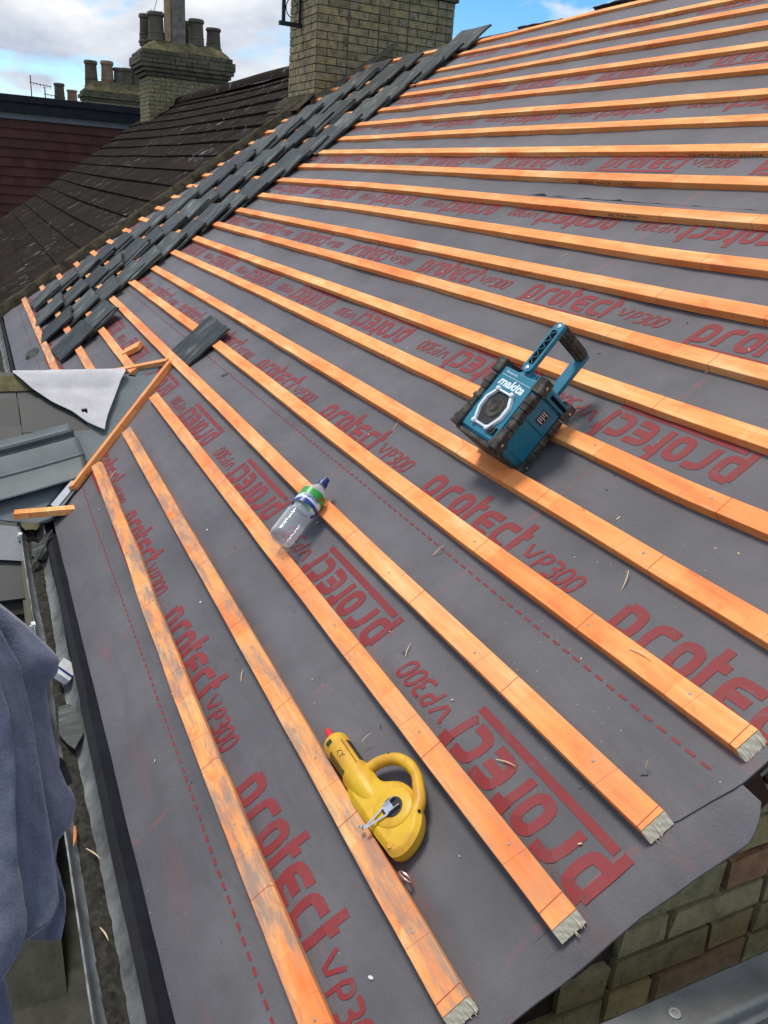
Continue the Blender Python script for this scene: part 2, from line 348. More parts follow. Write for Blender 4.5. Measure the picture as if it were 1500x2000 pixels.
def mat_pet():
    m = Mat('clear_bottle_plastic', 0.08, 0.5); t = m.t
    tr = m.n('ShaderNodeBsdfTransparent'); tr.inputs[0].default_value = (0.90, 0.93, 0.95, 1)
    lw = m.n('ShaderNodeLayerWeight'); lw.inputs['Blend'].default_value = 0.45
    m.set('Base Color', (0.62, 0.68, 0.72, 1)); m.set('Roughness', 0.06); m.set('Specular IOR Level', 0.9)
    fac = m.ramp(lw.outputs['Facing'], [(0.0, 0.16), (0.45, 0.34), (0.8, 0.95)])
    n = m.noise(m.coord('Object'), 90, 3); m.bump(n, 0.15, 0.002)
    ms = m.n('ShaderNodeMixShader'); m.l(fac, ms.inputs[0]); m.l(tr.outputs[0], ms.inputs[1]); m.l(m.b.outputs[0], ms.inputs[2])
    m.l(ms.outputs[0], t.nodes['Material Output'].inputs[0]); return m.m
M['pet'] = mat_pet()
def mat_bottle_label():
    m = Mat('bottle_label', 0.35, 0.45); o = m.coord('Object'); s = m.sep(o)
    wv = m.math('MULTIPLY', m.math('SINE', m.math('MULTIPLY', s[1], 70.0)), 0.006)
    z = m.math('MULTIPLY', m.math('ADD', s[0], wv), 1.7)
    m.col(m.ramp(m.math('MULTIPLY', z, 10.0), [(0.0, (0.012, 0.03, 0.22)), (0.16, (0.014, 0.04, 0.28)), (0.20, (0.55, 0.68, 0.80)), (0.42, (0.62, 0.70, 0.76)), (0.50, (0.04, 0.33, 0.07)), (0.62, (0.03, 0.30, 0.05))])); return m.m
M['blabel'] = mat_bottle_label()

# ------------------------------------------------------------------ mesh builder
class MB:
    def __init__(s): s.v = []; s.f = []; s.t = []; s.mi = []
    def poly(s, pts, tint=0.5, mi=0):
        b = len(s.v); s.v += [tuple(p) for p in pts]; s.f.append(tuple(range(b, b + len(pts)))); s.t.append(tint); s.mi.append(mi)
    def grid(s, rows, tint=0.5, mi=0, closed_u=False):
        b = len(s.v); nr = len(rows); nc = len(rows[0])
        for r in rows: s.v += [tuple(p) for p in r]
        for i in range(nr - 1):
            for j in range(nc if closed_u else nc - 1):
                k = (j + 1) % nc
                s.f.append((b + i * nc + j, b + i * nc + k, b + (i + 1) * nc + k, b + (i + 1) * nc + j)); s.t.append(tint); s.mi.append(mi)
    def box(s, lo, hi, tint=0.5, mi=0, jit=0.0, M4=None):
        x0, y0, z0 = lo; x1, y1, z1 = hi
        P = [Vector(p) for p in ((x0, y0, z0), (x1, y0, z0), (x1, y1, z0), (x0, y1, z0), (x0, y0, z1), (x1, y0, z1), (x1, y1, z1), (x0, y1, z1))]
        if jit: P = [p + Vector((random.uniform(-jit, jit), random.uniform(-jit, jit), random.uniform(-jit, jit))) for p in P]
        if M4: P = [M4 @ p for p in P]
        b = len(s.v); s.v += [tuple(p) for p in P]
        for f in ((3, 2, 1, 0), (4, 5, 6, 7), (0, 1, 5, 4), (1, 2, 6, 5), (2, 3, 7, 6), (3, 0, 4, 7)):
            s.f.append(tuple(b + i for i in f)); s.t.append(tint); s.mi.append(mi)
    def prism(s, poly, z0, z1, tint=0.5, mi=0, M4=None, top_scale=1.0):
        n = len(poly); cx = sum(p[0] for p in poly) / n; cy = sum(p[1] for p in poly) / n
        A = [Vector((p[0], p[1], z0)) for p in poly]
        B = [Vector((cx + (p[0] - cx) * top_scale, cy + (p[1] - cy) * top_scale, z1)) for p in poly]
        if M4: A = [M4 @ p for p in A]; B = [M4 @ p for p in B]
        b = len(s.v); s.v += [tuple(p) for p in A + B]
        s.f.append(tuple(b + i for i in reversed(range(n)))); s.f.append(tuple(b + n + i for i in range(n)))
        for i in range(n): s.f.append((b + i, b + (i + 1) % n, b + n + (i + 1) % n, b + n + i))
        s.t += [tint] * (n + 2); s.mi += [mi] * (n + 2)
    def lathe(s, prof, seg=24, M4=None, tint=0.5, mi=0, cap=True):
        """prof: list of (radius, height) revolved about local z"""
        M4 = M4 or WORLD
        rows = [[M4 @ Vector((r * math.cos(2 * math.pi * i / seg), r * math.sin(2 * math.pi * i / seg), z)) for i in range(seg)] for r, z in prof]
        s.grid(rows, tint, mi, closed_u=True)
        if cap:
            s.poly(list(reversed(rows[0])), tint, mi); s.poly(rows[-1], tint, mi)
    def tube(s, pts, r, seg=8, tint=0.5, mi=0, cap=True):
        pts = [Vector(p) for p in pts]; rows = []; up = None
        for i, p in enumerate(pts):
            d = (pts[min(i + 1, len(pts) - 1)] - pts[max(i - 1, 0)]).normalized()
            if up is None: up = Vector((0, 0, 1)) if abs(d.z) < 0.9 else Vector((1, 0, 0))
            a = d.cross(up).normalized(); bb = a.cross(d).normalized(); up = bb
            rr = r[i] if isinstance(r, (list, tuple)) else r
            rows.append([p + a * rr * math.cos(2 * math.pi * k / seg) + bb * rr * math.sin(2 * math.pi * k / seg) for k in range(seg)])
        s.grid(rows, tint, mi, closed_u=True)
        if cap: s.poly(list(reversed(rows[0])), tint, mi); s.poly(rows[-1], tint, mi)
    def build(s, name, mats, parent=None, mat4=None, smooth=False, bevel=0.0, merge=False, angle=40):
        me = bpy.data.meshes.new(name); me.from_pydata(s.v, [], s.f)
        a = me.attributes.new('tint', 'FLOAT', 'FACE'); a.data.foreach_set('value', s.t)
        if isinstance(mats, str): mats = [mats]
        for k in mats: me.materials.append(M[k])
        me.polygons.foreach_set('material_index', s.mi); me.update()
        bm = bmesh.new(); bm.from_mesh(me)
        if merge: bmesh.ops.remove_doubles(bm, verts=bm.verts, dist=1e-5)
        bmesh.ops.recalc_face_normals(bm, faces=bm.faces) if merge or bevel else None
        if bevel:
            bmesh.ops.bevel(bm, geom=[e for e in bm.edges if len(e.link_faces) == 2 and e.calc_face_angle(0) > 0.5], offset=bevel, segments=2, profile=0.6, affect='EDGES')
        bm.to_mesh(me); bm.free()
        if smooth:
            me.polygons.foreach_set('use_smooth', [True] * len(me.polygons)); me.set_sharp_from_angle(angle=R(angle))
        o = bpy.data.objects.new(name, me); COL.objects.link(o)
        if parent: o.parent = parent
        if mat4 is not None: o.matrix_basis = mat4
        return o

def tag(o, label, cat, group=None, kind=None):
    if label: o['label'] = label
    if cat: o['category'] = cat
    if group: o['group'] = group
    if kind: o['kind'] = kind
    return o
def empty(name, mat4, label, cat, group=None):
    o = bpy.data.objects.new(name, None); COL.objects.link(o); o.empty_display_size = 0.1; o.matrix_basis = mat4
    return tag(o, label, cat, group)
def T(x, y, z): return Matrix.Translation((x, y, z))
def RX(a): return Matrix.Rotation(a, 4, 'X')
def RY(a): return Matrix.Rotation(a, 4, 'Y')
def RZ(a): return Matrix.Rotation(a, 4, 'Z')
ORD = ['zeroth', 'first', 'second', 'third', 'fourth', 'fifth', 'sixth', 'seventh', 'eighth', 'ninth', 'tenth', 'eleventh', 'twelfth', 'thirteenth', 'fourteenth',
       'fifteenth', 'sixteenth', 'seventeenth', 'eighteenth', 'nineteenth', 'twentieth', 'twenty-first', 'twenty-second', 'twenty-third']
def nz(x, y, z=0.0): return noise.noise(Vector((x, y, z)))

def text_faces(txt, size, shear=0.0, bold=0.0):
    cu = bpy.data.curves.new('t', 'FONT'); cu.body = txt; cu.size = size; cu.shear = shear; cu.offset = bold; cu.resolution_u = 3
    ob = bpy.data.objects.new('t', cu); me = ob.to_mesh()
    vs = [v.co.copy() for v in me.vertices]; fs = [tuple(p.vertices) for p in me.polygons]
    ob.to_mesh_clear(); bpy.data.objects.remove(ob); bpy.data.curves.remove(cu)
    return vs, fs
def add_text(mb, txt, size, fn, shear=0.0, bold=0.0, mi=0, fit=None):
    """fn maps a flat (x, y) letter point to 3-D; fit scales the line to that width"""
    vs, fs = text_faces(txt, size, shear, bold)
    if not vs: return
    x0 = min(v.x for v in vs); x1 = max(v.x for v in vs); k = (fit / (x1 - x0)) if fit else 1.0
    b = len(mb.v); mb.v += [tuple(fn((v.x - x0) * k, v.y)) for v in vs]
    for f in fs: mb.f.append(tuple(b + i for i in f)); mb.t.append(0.5); mb.mi.append(mi)

# ------------------------------------------------------------------ the far setting
mb = MB(); mb.poly([(-900, -900, 0), (900, -900, 0), (900, 900, 0), (-900, 900, 0)])
g_ = mb.build('ground', 'ground'); g_['kind'] = 'structure'

# ------------------------------------------------------------------ membrane and its red printing
RIDGE = 22.62 * GAUGE
def hmem(u, v):
    """height of the membrane below the batten tops: it sags a little between battens and rafters"""
    k = v / GAUGE; d = abs(k - 0.12 - round(k - 0.12))             # 0 at a batten, .5 between
    s = -0.0262 + 0.0085 * nz(u * 1.7, v * 2.1, 3.3) * min(1, d * 4) - 0.0035 * math.sin(min(1, d * 2) * math.pi / 2) + 0.0018 * nz(u * 9, v * 5, 8.1) * min(1, d * 4)
    s += 0.0045 * max(0.0, nz(u * 4 + v * 6, v * 2.5 - u, 1.7)) * min(1, d * 4)
    if u > 0.0: s -= 3.4 * u * u                                # droops over the gable
    if v < 0.0: s -= 0.9 * v * v
    return min(s, -0.0215)
def sheet(mb, u0f, u1, v0, v1, lift, du=0.035, dv=0.02, mi=0, edge=0.004):
    nv = max(2, int((v1 - v0) / dv)); rows = []
    for i in range(nv + 1):
        v = v0 + (v1 - v0) * i / nv; ua = u0f(v); nu = max(2, int((u1(v) - ua) / du)); rows.append((v, ua, u1(v), nu))
    n = max(r[3] for r in rows); g = []
    for v, a, b, _ in rows:
        g.append([(a + (b - a) * j / n, v, hmem(a + (b - a) * j / n, v) + lift) for j in range(n + 1)])
    mb.grid(g, mi=mi)
    # a thin turned edge so that the sheet has a body
    for row in (g[0],): mb.grid([row, [(p[0], p[1] + 0.002, p[2] - edge) for p in row]], mi=mi)
    col = [r[-1] for r in g]; mb.grid([[(p[0], p[1], p[2] - edge) for p in col], col], mi=mi)

GL = {  # strokes of the printed word, metres along the line and up from its base
 'p': [[(.009, -.028), (.009, .073)], [(.009, .073), (.044, .073), (.055, .063), (.055, .019), (.044, .009), (.009, .009)]],
 'r': [[(.093, 0), (.093, .058), (.106, .073), (.141, .073)]],
 'o': [[(.183, .009), (.172, .009), (.161, .020), (.161, .062), (.172, .073), (.194, .073), (.205, .062), (.205, .020), (.194, .009), (.183, .009)]],
 't': [[(.236, .111), (.236, .0)], [(.224, .073), (.264, .073)]],
 'E': [[(.344, .073), (.297, .073), (.284, .061), (.284, .021), (.297, .009), (.342, .009)], [(.284, .041), (.336, .041)]],
 'c': [[(.416, .073), (.378, .073), (.366, .061), (.366, .021), (.378, .009), (.416, .009)]],
 'T': [[(.440, .111), (.440, .012), (.432, .0)], [(.430, .073), (.463, .073)]]}
VP = [[(.487, .067), (.505, .019), (.529, .067)], [(.541, .015), (.547, .065), (.567, .065), (.573, .058), (.570, .045), (.562, .039), (.545, .039)],
      [(.583, .065), (.606, .065), (.611, .057), (.606, .044), (.592, .042)], [(.600, .042), (.609, .034), (.606, .022), (.598, .017), (.578, .017)],
      [(.634, .017), (.624, .017), (.619, .025), (.624, .057), (.633, .065), (.643, .065), (.650, .057), (.645, .025), (.634, .017)],
      [(.672, .017), (.662, .017), (.657, .025), (.662, .057), (.671, .065), (.681, .065), (.688, .057), (.683, .025), (.672, .017)]]
def stroke(pts, wd):
    if len(pts) > 2:                                                  # round the corners
        cl = math.hypot(pts[0][0] - pts[-1][0], pts[0][1] - pts[-1][1]) < 1e-6
        Q = [] if cl else [pts[0]]
        for a, b in zip(pts, pts[1:]):
            Q.append((a[0] * .72 + b[0] * .28, a[1] * .72 + b[1] * .28)); Q.append((a[0] * .28 + b[0] * .72, a[1] * .28 + b[1] * .72))
        if cl: Q.append(Q[0])
        else: Q.append(pts[-1])
        pts = Q
    pts = [Vector((p[0], p[1])) for p in pts]; n = len(pts); closed = (pts[0] - pts[-1]).length < 1e-6; Lf, Rt = [], []
    for i in range(n):
        if closed and i in (0, n - 1): a, b = pts[n - 2], pts[1]
        else: a, b = pts[max(0, i - 1)], pts[min(n - 1, i + 1)]
        d1 = (pts[i] - a); d2 = (b - pts[i])
        d1 = d1.normalized() if d1.length > 1e-9 else d2.normalized(); d2 = d2.normalized() if d2.length > 1e-9 else d1
        t = (d1 + d2).normalized(); nrm = Vector((-t.y, t.x)); k = 1 / max(0.55, nrm.dot(Vector((-d1.y, d1.x))))
        Lf.append(pts[i] + nrm * wd / 2 * k); Rt.append(pts[i] - nrm * wd / 2 * k)
    quads = []
    for i in range(n - 1):
        m_ = max(1, int((pts[i + 1] - pts[i]).length / 0.016))
        for j in range(m_):
            a, b = j / m_, (j + 1) / m_
            quads.append([Lf[i].lerp(Lf[i + 1], a), Rt[i].lerp(Rt[i + 1], a), Rt[i].lerp(Rt[i + 1], b), Lf[i].lerp(Lf[i + 1], b)])
    return quads
LOGO = []
for k, ss in GL.items():
    for s_ in ss: LOGO += stroke(s_, 0.0215)
LOGO += stroke([(.030, -.0195), (.450, -.0195)], .0175)
for s_ in VP: LOGO += stroke(s_, .0092)
def lift_for(v):
    return 0.0012
def print_row(mb, start, base, sgn, umin, umax, vlo, vhi):
    ks = range(-14, 4)
    for k in ks:
        s0 = start + 0.815 * k
        if s0 < -9.2 or s0 > 0.9: continue
        for q in LOGO:
            P = []
            for p in q:
                u, v = (s0 + p.x, base + p.y) if sgn > 0 else (s0 - p.x, base - p.y)
                u, v = relevel(u, v, 0, -0.0265); P.append((u, v))
            cu = sum(p[0] for p in P) / 4; cv = sum(p[1] for p in P) / 4
            if not (umin < min(p[0] for p in P) and max(p[0] for p in P) < umax) or not (vlo < cv < vhi): continue
            mb.poly([(u, v, hmem(u, v) + lift_for(v)) for u, v in P], mi=1)
def dash_row(mb, v, umin, umax, vlo, vhi, start=-9.0):
    u = start
    while u < 0.08:
        u2 = u + 0.020
        if umin < u and u2 < umax:
            P = [relevel(a, b, 0, -0.0265) for a, b in ((u, v - .0026), (u2, v - .0026), (u2, v + .0026), (u, v + .0026))]
            if P[1][0] < umax: mb.poly([(a, b, hmem(a, b) + lift_for(b)) for a, b in P], mi=1)
        u += 0.0345
def edge(v): return 0.058 + 0.010 * nz(v * 3, 0.3)
def edge_low(v):
    P = [(-.1, .060), (.2, .052), (.44, .056), (.55, .062), (.67, .066), (.80, .080), (.87, .088), (.90, .080), (.93, .060)]
    for (a, ea), (b, eb) in zip(P, P[1:]):
        if v <= b: return ea + (eb - ea) * (v - a) / (b - a) + .0015 * nz(v * 20, 1)
    return .06
def edge_two(v):
    if v < .80: return -.03 + (v - .775) * 1.2
    if v < .93: return .0 + (v - .80) * .20
    return .026 + .006 * nz(v * 5, 1)
U0 = lambda v: -8.42
SHEETS = [  # (v from, v to, lift, right edge, label)
 (-0.095, 0.93, 0.0, edge_low, 'printed grey roofing membrane, lowest sheet above the gutter with a dashed red line'),
 (0.775, 2.46, 0.0028, edge_two, 'printed grey roofing membrane, sheet under the teal radio'),
 (2.40, 3.90, 0.0056, edge, 'printed grey roofing membrane, upper sheet between the radio and the ridge'),
 (3.84, RIDGE - 0.01, 0.0084, edge, 'printed grey roofing membrane, top sheet just below the ridge')]
ROWS = [(-.705, .172, 1), (.017, .685, -1), (-.383, .992, 1), (-.464, 1.50, -1), (-.969, 1.80, 1), (-1.80, 2.31, -1), (-2.29, 2.612, 1), (-2.37, 3.125, -1), (-2.465, 3.44, 1), (-3.18, 4.075, 1)]
for i, (va, vb, lf, ue, lab) in enumerate(SHEETS):
    mb = MB(); sheet(mb, U0, ue, va, vb, lf)
    lift_for = (lambda l: (lambda v: l + 0.0011))(lf)
    hi = SHEETS[i + 1][0] if i + 1 < 4 else 9
    umax = (.05 if i == 0 else .018 if i == 1 else .05)
    for st, b_, sg in ROWS:
        if va - 0.02 < b_ < hi: print_row(mb, st, b_, sg, -8.4, umax, va, hi)
    if i == 0: dash_row(mb, .088, -8.4, umax, va, hi)
    if i == 1: dash_row(mb, .907, -8.4, umax, va, hi)
    o = mb.build('roofing_membrane', ['membrane', 'print'], mat4=ROOF.copy(), smooth=True)
    tag(o, lab, 'roof membrane', 'overlapping sheets of roofing membrane')

# roof carcass under the membrane: boards of the main roof and the back slope
mb = MB(); mb.box((-8.3, -0.03, -0.09), (0.005, RIDGE - .06, -0.045))
o = mb.build('roof_deck', 'oldwood', mat4=ROOF.copy()); tag(o, 'timber roof structure hidden under the printed membrane', 'roof')
rz = 6 + RIDGE * sT; ry = RIDGE * cT
mb = MB(); mb.poly([(-8.4, ry - .01, rz - .028), (0.06, ry - .01, rz - .028), (0.06, ry + 3.5, rz - 2.5), (-8.4, ry + 3.5, rz - 2.5)])
mb.poly([(-8.4, ry + 3.5, rz - 2.55), (0.06, ry + 3.5, rz - 2.55), (0.06, ry - .01, rz - .07), (-8.4, ry - .01, rz - .07)])
o = mb.build('rear_roof_slope', 'slate'); tag(o, 'slated rear slope beyond the ridge of the stripped roof', 'roof')

# ------------------------------------------------------------------ battens
BK = {1: [(0.03, .905), (-.12, .887), (-.45, .885), (-.8, .89), (-1.1, .90), (-1.5, .93), (-2.2, 1.01), (-3.1, 1.05), (-4.76, 1.03), (-8.4, .98)],
      2: [(0.0, 1.935), (-1.0, 1.97), (-4.2, 2.03), (-8.4, 2.03)], 3: [(0, 2.99), (-4, 3.01), (-8.4, 3.02)],
      4: [(0, 4.03), (-1.2, 3.985), (-3.4, 4.02), (-6, 4.05), (-8.4, 4.05)], 5: [(0, 5.055), (-1, 5.01), (-3.6, 5.07), (-6, 5.04), (-8.4, 5.04)],
      6: [(0, 6.01), (-3.5, 6.05), (-6, 6.02), (-8.4, 6.02)], 7: [(0, 7.06), (-.62, 6.97), (-4, 7.03), (-8.4, 7.0)], 8: [(0, 8.03), (-1, 7.97), (-4, 7.98), (-8.4, 8.0)],
      9: [(0, 9.0), (-1, 8.92), (-3, 8.97), (-8.4, 8.98)], 10: [(0, 10.0), (-1.2, 9.93), (-4, 9.95), (-8.4, 9.98)], 11: [(0, 11.0), (-1.4, 10.85), (-4, 11.0), (-8.4, 10.96)],
      12: [(0, 11.98), (-1.6, 11.91), (-4.4, 12.07), (-8.4, 11.95)], 13: [(0, 13.0), (-1.9, 12.92), (-4.7, 13.04), (-8.4, 12.92)], 14: [(0, 13.94), (-2, 13.95), (-5, 13.97), (-8.4, 14.0)],
      15: [(0, 14.95), (-3.7, 15.0), (-5.6, 14.92), (-8.4, 14.9)], 16: [(0, 15.92), (-2.5, 15.97), (-4, 16.04), (-6, 15.97), (-8.4, 15.95)], 17: [(0, 17.0), (-4.3, 17.08), (-6, 17.0), (-8.4, 17.0)],
      18: [(0, 18.05), (-3, 18.1), (-8.4, 18.07)], 19: [(0, 19.15), (-3.2, 19.2), (-6, 18.95), (-8.4, 18.95)], 20: [(0, 20.1), (-3.4, 20.2), (-6, 19.93), (-8.4, 19.93)],
      21: [(0, 21.1), (-3.6, 21.1), (-6, 21.17), (-8.4, 21.1)], 22: [(0, 22.45), (-4.1, 22.42), (-6, 22.12), (-8.4, 22.1)]}
def bv(k, u):
    pts = BK[k]
    if u >= pts[0][0]: return pts[0][1] * GAUGE
    for (a, va), (b, vb) in zip(pts, pts[1:]):
        if u >= b:
            t = (a - u) / (a - b); t = t * t * (3 - 2 * t); return (va + (vb - va) * t) * GAUGE
    return pts[-1][1] * GAUGE
ENDS = {1: 0.045, 2: 0.0, 3: 0.012, 4: -0.012, 5: -0.008}
def batten(k, u0, u1, label, near_end=False, wane=False):
    """u0 < u1; 50 x 25 mm"""
    root_u = u1; orig = (root_u, bv(k, root_u), 0.0)
    n = max(3, int((u1 - u0) / 0.05)); rows = []; W = 0.05
    sd = k * 3.7
    for i in range(n + 1):
        u = u0 + (u1 - u0) * i / n; v = bv(k, u) + 0.0012 * nz(u * 2.3, sd); ww = W + 0.0012 * nz(u * 5, sd, 4)
        z = 0.0010 * nz(u * 3.1, sd, 9)
        c = 0.0012 + 0.0006 * nz(u * 30, sd, 2)
        wn_ = (0.006 + 0.008 * max(0, nz(u * 2.6, 5.5) + .35)) if wane else 0
        prof = [(v - ww, z - .0255), (v - ww, z - c), (v - ww + c, z), (v - c - wn_, z), (v - c * .2 - wn_ * .45, z - c - wn_ * .35), (v, z - c - wn_ * .9), (v, z - .0255)]
        rows.append([(u - orig[0], p[0] - orig[1], p[1]) for p in prof])
    mb = MB(); mb.grid([list(r) for r in rows], closed_u=True)
    mb.poly(rows[0]); mb.poly(list(reversed(rows[-1])))
    o = mb.build('batten', 'wood', mat4=ROOF @ T(*orig), smooth=True, angle=30)
    tag(o, label, 'batten', 'orange roof battens')
    me = o.data; a = me.attributes.new('grime', 'FLOAT', 'FACE')
    gv = {1: 1.0, 2: 0.85, 3: 0.35, 4: 0.25}.get(k, 0.05); a.data.foreach_set('value', [gv] * len(me.polygons))
    if near_end:                                                    # ragged pale saw cut at the gable
        rows2 = []; r_ = random.Random(k)
        N = 22; e0 = rows[-1]; v0, v1 = e0[0][1], e0[-1][1]
        top = []; bot = []
        for j in range(N + 1):
            t = j / N; v = v0 + (v1 - v0) * t
            top.append((0.0006, v, -.0012)); dd = .013 + (0.004 * r_.random() if r_.random() < .2 else .0006 * r_.random())
            bot.append((dd, v, -.0245 - (.002 * r_.random() if r_.random() < .2 else .0003)))
        mid = [(a_[0] * .5 + b_[0] * .5 + .0004 * r_.random(), a_[1], a_[2] * .5 + b_[2] * .5) for a_, b_ in zip(top, bot)]
        under = [(0.0, p[1], -.0262) for p in top]
        m2 = MB(); m2.grid([top, mid, bot, under])
        m2.poly([top[0], mid[0], bot[0], under[0]]); m2.poly([under[-1], bot[-1], mid[-1], top[-1]])
        for j in range(3):                                          # splinters
            v = v0 + (v1 - v0) * (r_.random() * .9 + .05); ln = .004 + .010 * r_.random()
            m2.poly([(0.012, v - .001, -.024), (0.012 + ln, v + r_.uniform(-.002, .002), -.027), (0.012, v + .001, -.024)])
            m2.poly([(0.012, v, -.021), (0.012 + ln, v, -.027), (0.012, v, -.026)])
        m2.build('sawn_end', 'endgrain', parent=o)
    # nails
    nails = NAILS.get(k, []) if u1 > -3 else []
    for (nu, nv_) in nails:
        m3 = MB(); m3.lathe([(.0030, 0), (.0030, .0004), (.0022, .0007)], 10, T(nu - orig[0], nv_ - orig[1], .0004))
        m3.build('nail_head', 'steel', parent=o)
    return o
NAILS = {1: [(-.141, .156), (-.62, .155)], 2: [(-.146, .364), (-.62, .37), (-1.1, .372)], 3: [(-.152, .579), (-.484, .578), (-.95, .577), (-1.36, .58)],
         4: [(-.167, .784), (-.56, .775), (-.98, .77)], 5: [(-.14, .99), (-.414, .98), (-.86, .975)], 6: [(-.469, 1.182), (-.86, 1.18)], 7: [(-.466, 1.377), (-.86, 1.375)]}
blabel = lambda k, ex='': '%s orange batten up from the gutter%s' % (ORD[k], ex)
extra = {1: ', grimy and waney, nearest the gutter', 2: ', with the yellow chalk reel leaning on it', 3: ', the bottle base resting on it', 4: ', passing the apex of the little valley',
         5: ', crossed by the loose slate', 6: ', just below the teal radio', 7: ', passing behind the teal radio', 14: ', stamped with brown lettering at its right', 22: ', topmost below the ridge'}
BAT = {}
BAT[1] = batten(1, -3.03, ENDS[1], blabel(1, extra[1]), True, True)
BAT[2] = batten(2, -3.17, ENDS[2], blabel(2, extra[2]), True)
BAT[3] = batten(3, -3.36, ENDS[3], blabel(3, extra[3]), True)
for k in range(4, 23):
    BAT[k] = batten(k, -8.36, ENDS.get(k, 0.0 + 0.01 * nz(k, 2)), blabel(k, extra.get(k, '')), True)
batten(1, -8.36, -4.72, 'short orange batten beyond the valley, lowest, tilted down beside the far gutter')
batten(2, -8.36, -4.16, 'short orange batten beyond the valley, second up from the far gutter')
batten(3, -8.36, -3.93, 'short orange batten beyond the valley, third up, with a wood block beside it')

# grade stamps on the lower faces of three battens
for k, u_, txt in ((14, -1.92, 'TX-PNSY.WPCA.BS5534'), (13, -2.35, 'BS5534  WPCA TX-PNSY'), (12, -1.92, 'IM TX-PNS')):
    mb = MB(); o = BAT[k]; L0 = o.matrix_basis.inverted() @ ROOF
    vv = bv(k, u_) - .0512 - .0012
    add_text(mb, txt, .017, lambda x, y: L0 @ Vector((u_ + x, bv(k, u_ + x) - .0526, -.0205 + y * .95)), fit=.36 if k != 12 else .16)
    mb.build('grade_stamp', 'ink', parent=o)

# valley battens and odd pieces
def stick(name, a, b, wd, th, label, mat='wood', n0=-0.025, cat='batten', grime=0.2, group=None):
    a = Vector((*a, 0)); b = Vector((*b, 0)); d = b - a; ang = math.atan2(d.y, d.x); L_ = d.length
    mb = MB(); N = max(2, int(L_ / .05)); rows = []
    for i in range(N + 1):
        x = L_ * i / N; w2 = wd / 2 + .0008 * nz(x * 6, 3); zt = n0 + th + .0008 * nz(x * 5, 7)
        rows.append([(x, -w2, n0), (x, -w2, zt - .001), (x, -w2 + .001, zt), (x, w2 - .001, zt), (x, w2, zt - .001), (x, w2, n0)])
    mb.grid(rows, closed_u=True); mb.poly(rows[0]); mb.poly(list(reversed(rows[-1])))
    o = mb.build(name, mat, mat4=ROOF @ T(*a) @ RZ(ang), smooth=True, angle=30); tag(o, label, cat, group)
    at = o.data.attributes.new('grime', 'FLOAT', 'FACE'); at.data.foreach_set('value', [grime] * len(o.data.polygons)); return o
stick('valley_batten', (-3.655, .752), (-2.965, .045), .028, .030, 'orange valley batten on the near side of the valley, running down to the gutter', n0=-.024)
stick('valley_batten', (-3.70, .752), (-4.78, .135), .028, .030, 'orange valley batten on the far side of the valley, meeting the apex', n0=-.024)
stick('timber_block', (-4.36, .60), (-4.30, .70), .075, .028, 'small square offcut of orange timber beside the third short batten', n0=-.02, cat='wood block')

# ------------------------------------------------------------------ slates laid loose beside the party wall
def slate_mesh(w_, l_, th=.011, seed=0):
    r_ = random.Random(seed); N = 9
    def out(t):
        pts = []
        for i in range(N + 1): pts.append((w_ * i / N, r_.uniform(-.006, .003)))
        for i in range(1, 7): pts.append((w_ + r_.uniform(-.008, .004), l_ * i / 6))
        for i in range(1, N + 1): pts.append((w_ - w_ * i / N, l_ + r_.uniform(-.010, .003)))
        for i in range(1, 6): pts.append((r_.uniform(-.006, .007), l_ - l_ * i / 6))
        return pts
    P = out(0); mb = MB(); mb.prism(P, 0, th * .5, top_scale=.995)
    P2 = [(x + r_.uniform(-.001, .001), y + r_.uniform(-.001, .001)) for x, y in P]
    cx, cy = w_ / 2, l_ / 2; P2 = [(cx + (x - cx) * .985, cy + (y - cy) * .982) for x, y in P2]
    mb.prism(P2, th * .5, th, top_scale=.994); return mb
SLV = [slate_mesh(.40 + .025 * s, .315, .014, s) for s in range(5)]
protos = []
def slate(u, v, n0, tilt, twist, label, cat='slate', group='loose slates stacked up the roof', var=0):
    while len(protos) <= var: protos.append(None)
    Mx = ROOF @ T(u, v, n0) @ RZ(twist) @ RX(tilt)
    if protos[var] is None:
        o = SLV[var].build('slate', 'slate', mat4=Mx); protos[var] = o
    else:
        o = protos[var].copy(); COL.objects.link(o); o.matrix_basis = Mx
    return tag(o, label, cat, group)
cols = [(-6.44, 'right-hand', 1, 21), (-7.12, 'middle', 1, 20), (-7.84, 'left-hand', 1, 20)]
COLS = [(-5.66, 'short nearest', 1, 2)] + cols
for ci, (cu, nm, ka, kb) in enumerate(COLS):
    for k in range(ka, kb + 1):
        r_ = random.Random(ci * 100 + k)
        v = bv(k, cu) + .004 + r_.uniform(0, .006); tw = r_.uniform(-.15, .13) + (-.03); du = r_.uniform(-.02, .045)
        bot = k == ka; tlt = math.atan2(.020, .16)
        lab = '%s slate up in the %s column of loose slates by the party wall' % (ORD[k - ka + 1], nm)
        slate(cu + du, v, -.017 + r_.uniform(0, .003), tlt + r_.uniform(.0, .05), tw, lab + (', under another' if r_.random() < 0 else ''), var=r_.randrange(5))
        if r_.random() < 0.42:
            slate(cu + du + r_.uniform(-.02, .02), v + .012, -.003, tlt + .02, tw + r_.uniform(-.05, .05), 'upper slate of the doubled pair, %s up in the %s column' % (ORD[k - ka + 1], nm), var=r_.randrange(5))
sl_ = slate_mesh(.41, .30, .009, 77).build('slate', 'slate', mat4=ROOF @ T(-3.86, .803, -.020) @ RZ(-.03) @ RX(math.atan2(.024, .2)))
tag(sl_, 'single loose slate lying over the fifth batten near the valley apex', 'slate')
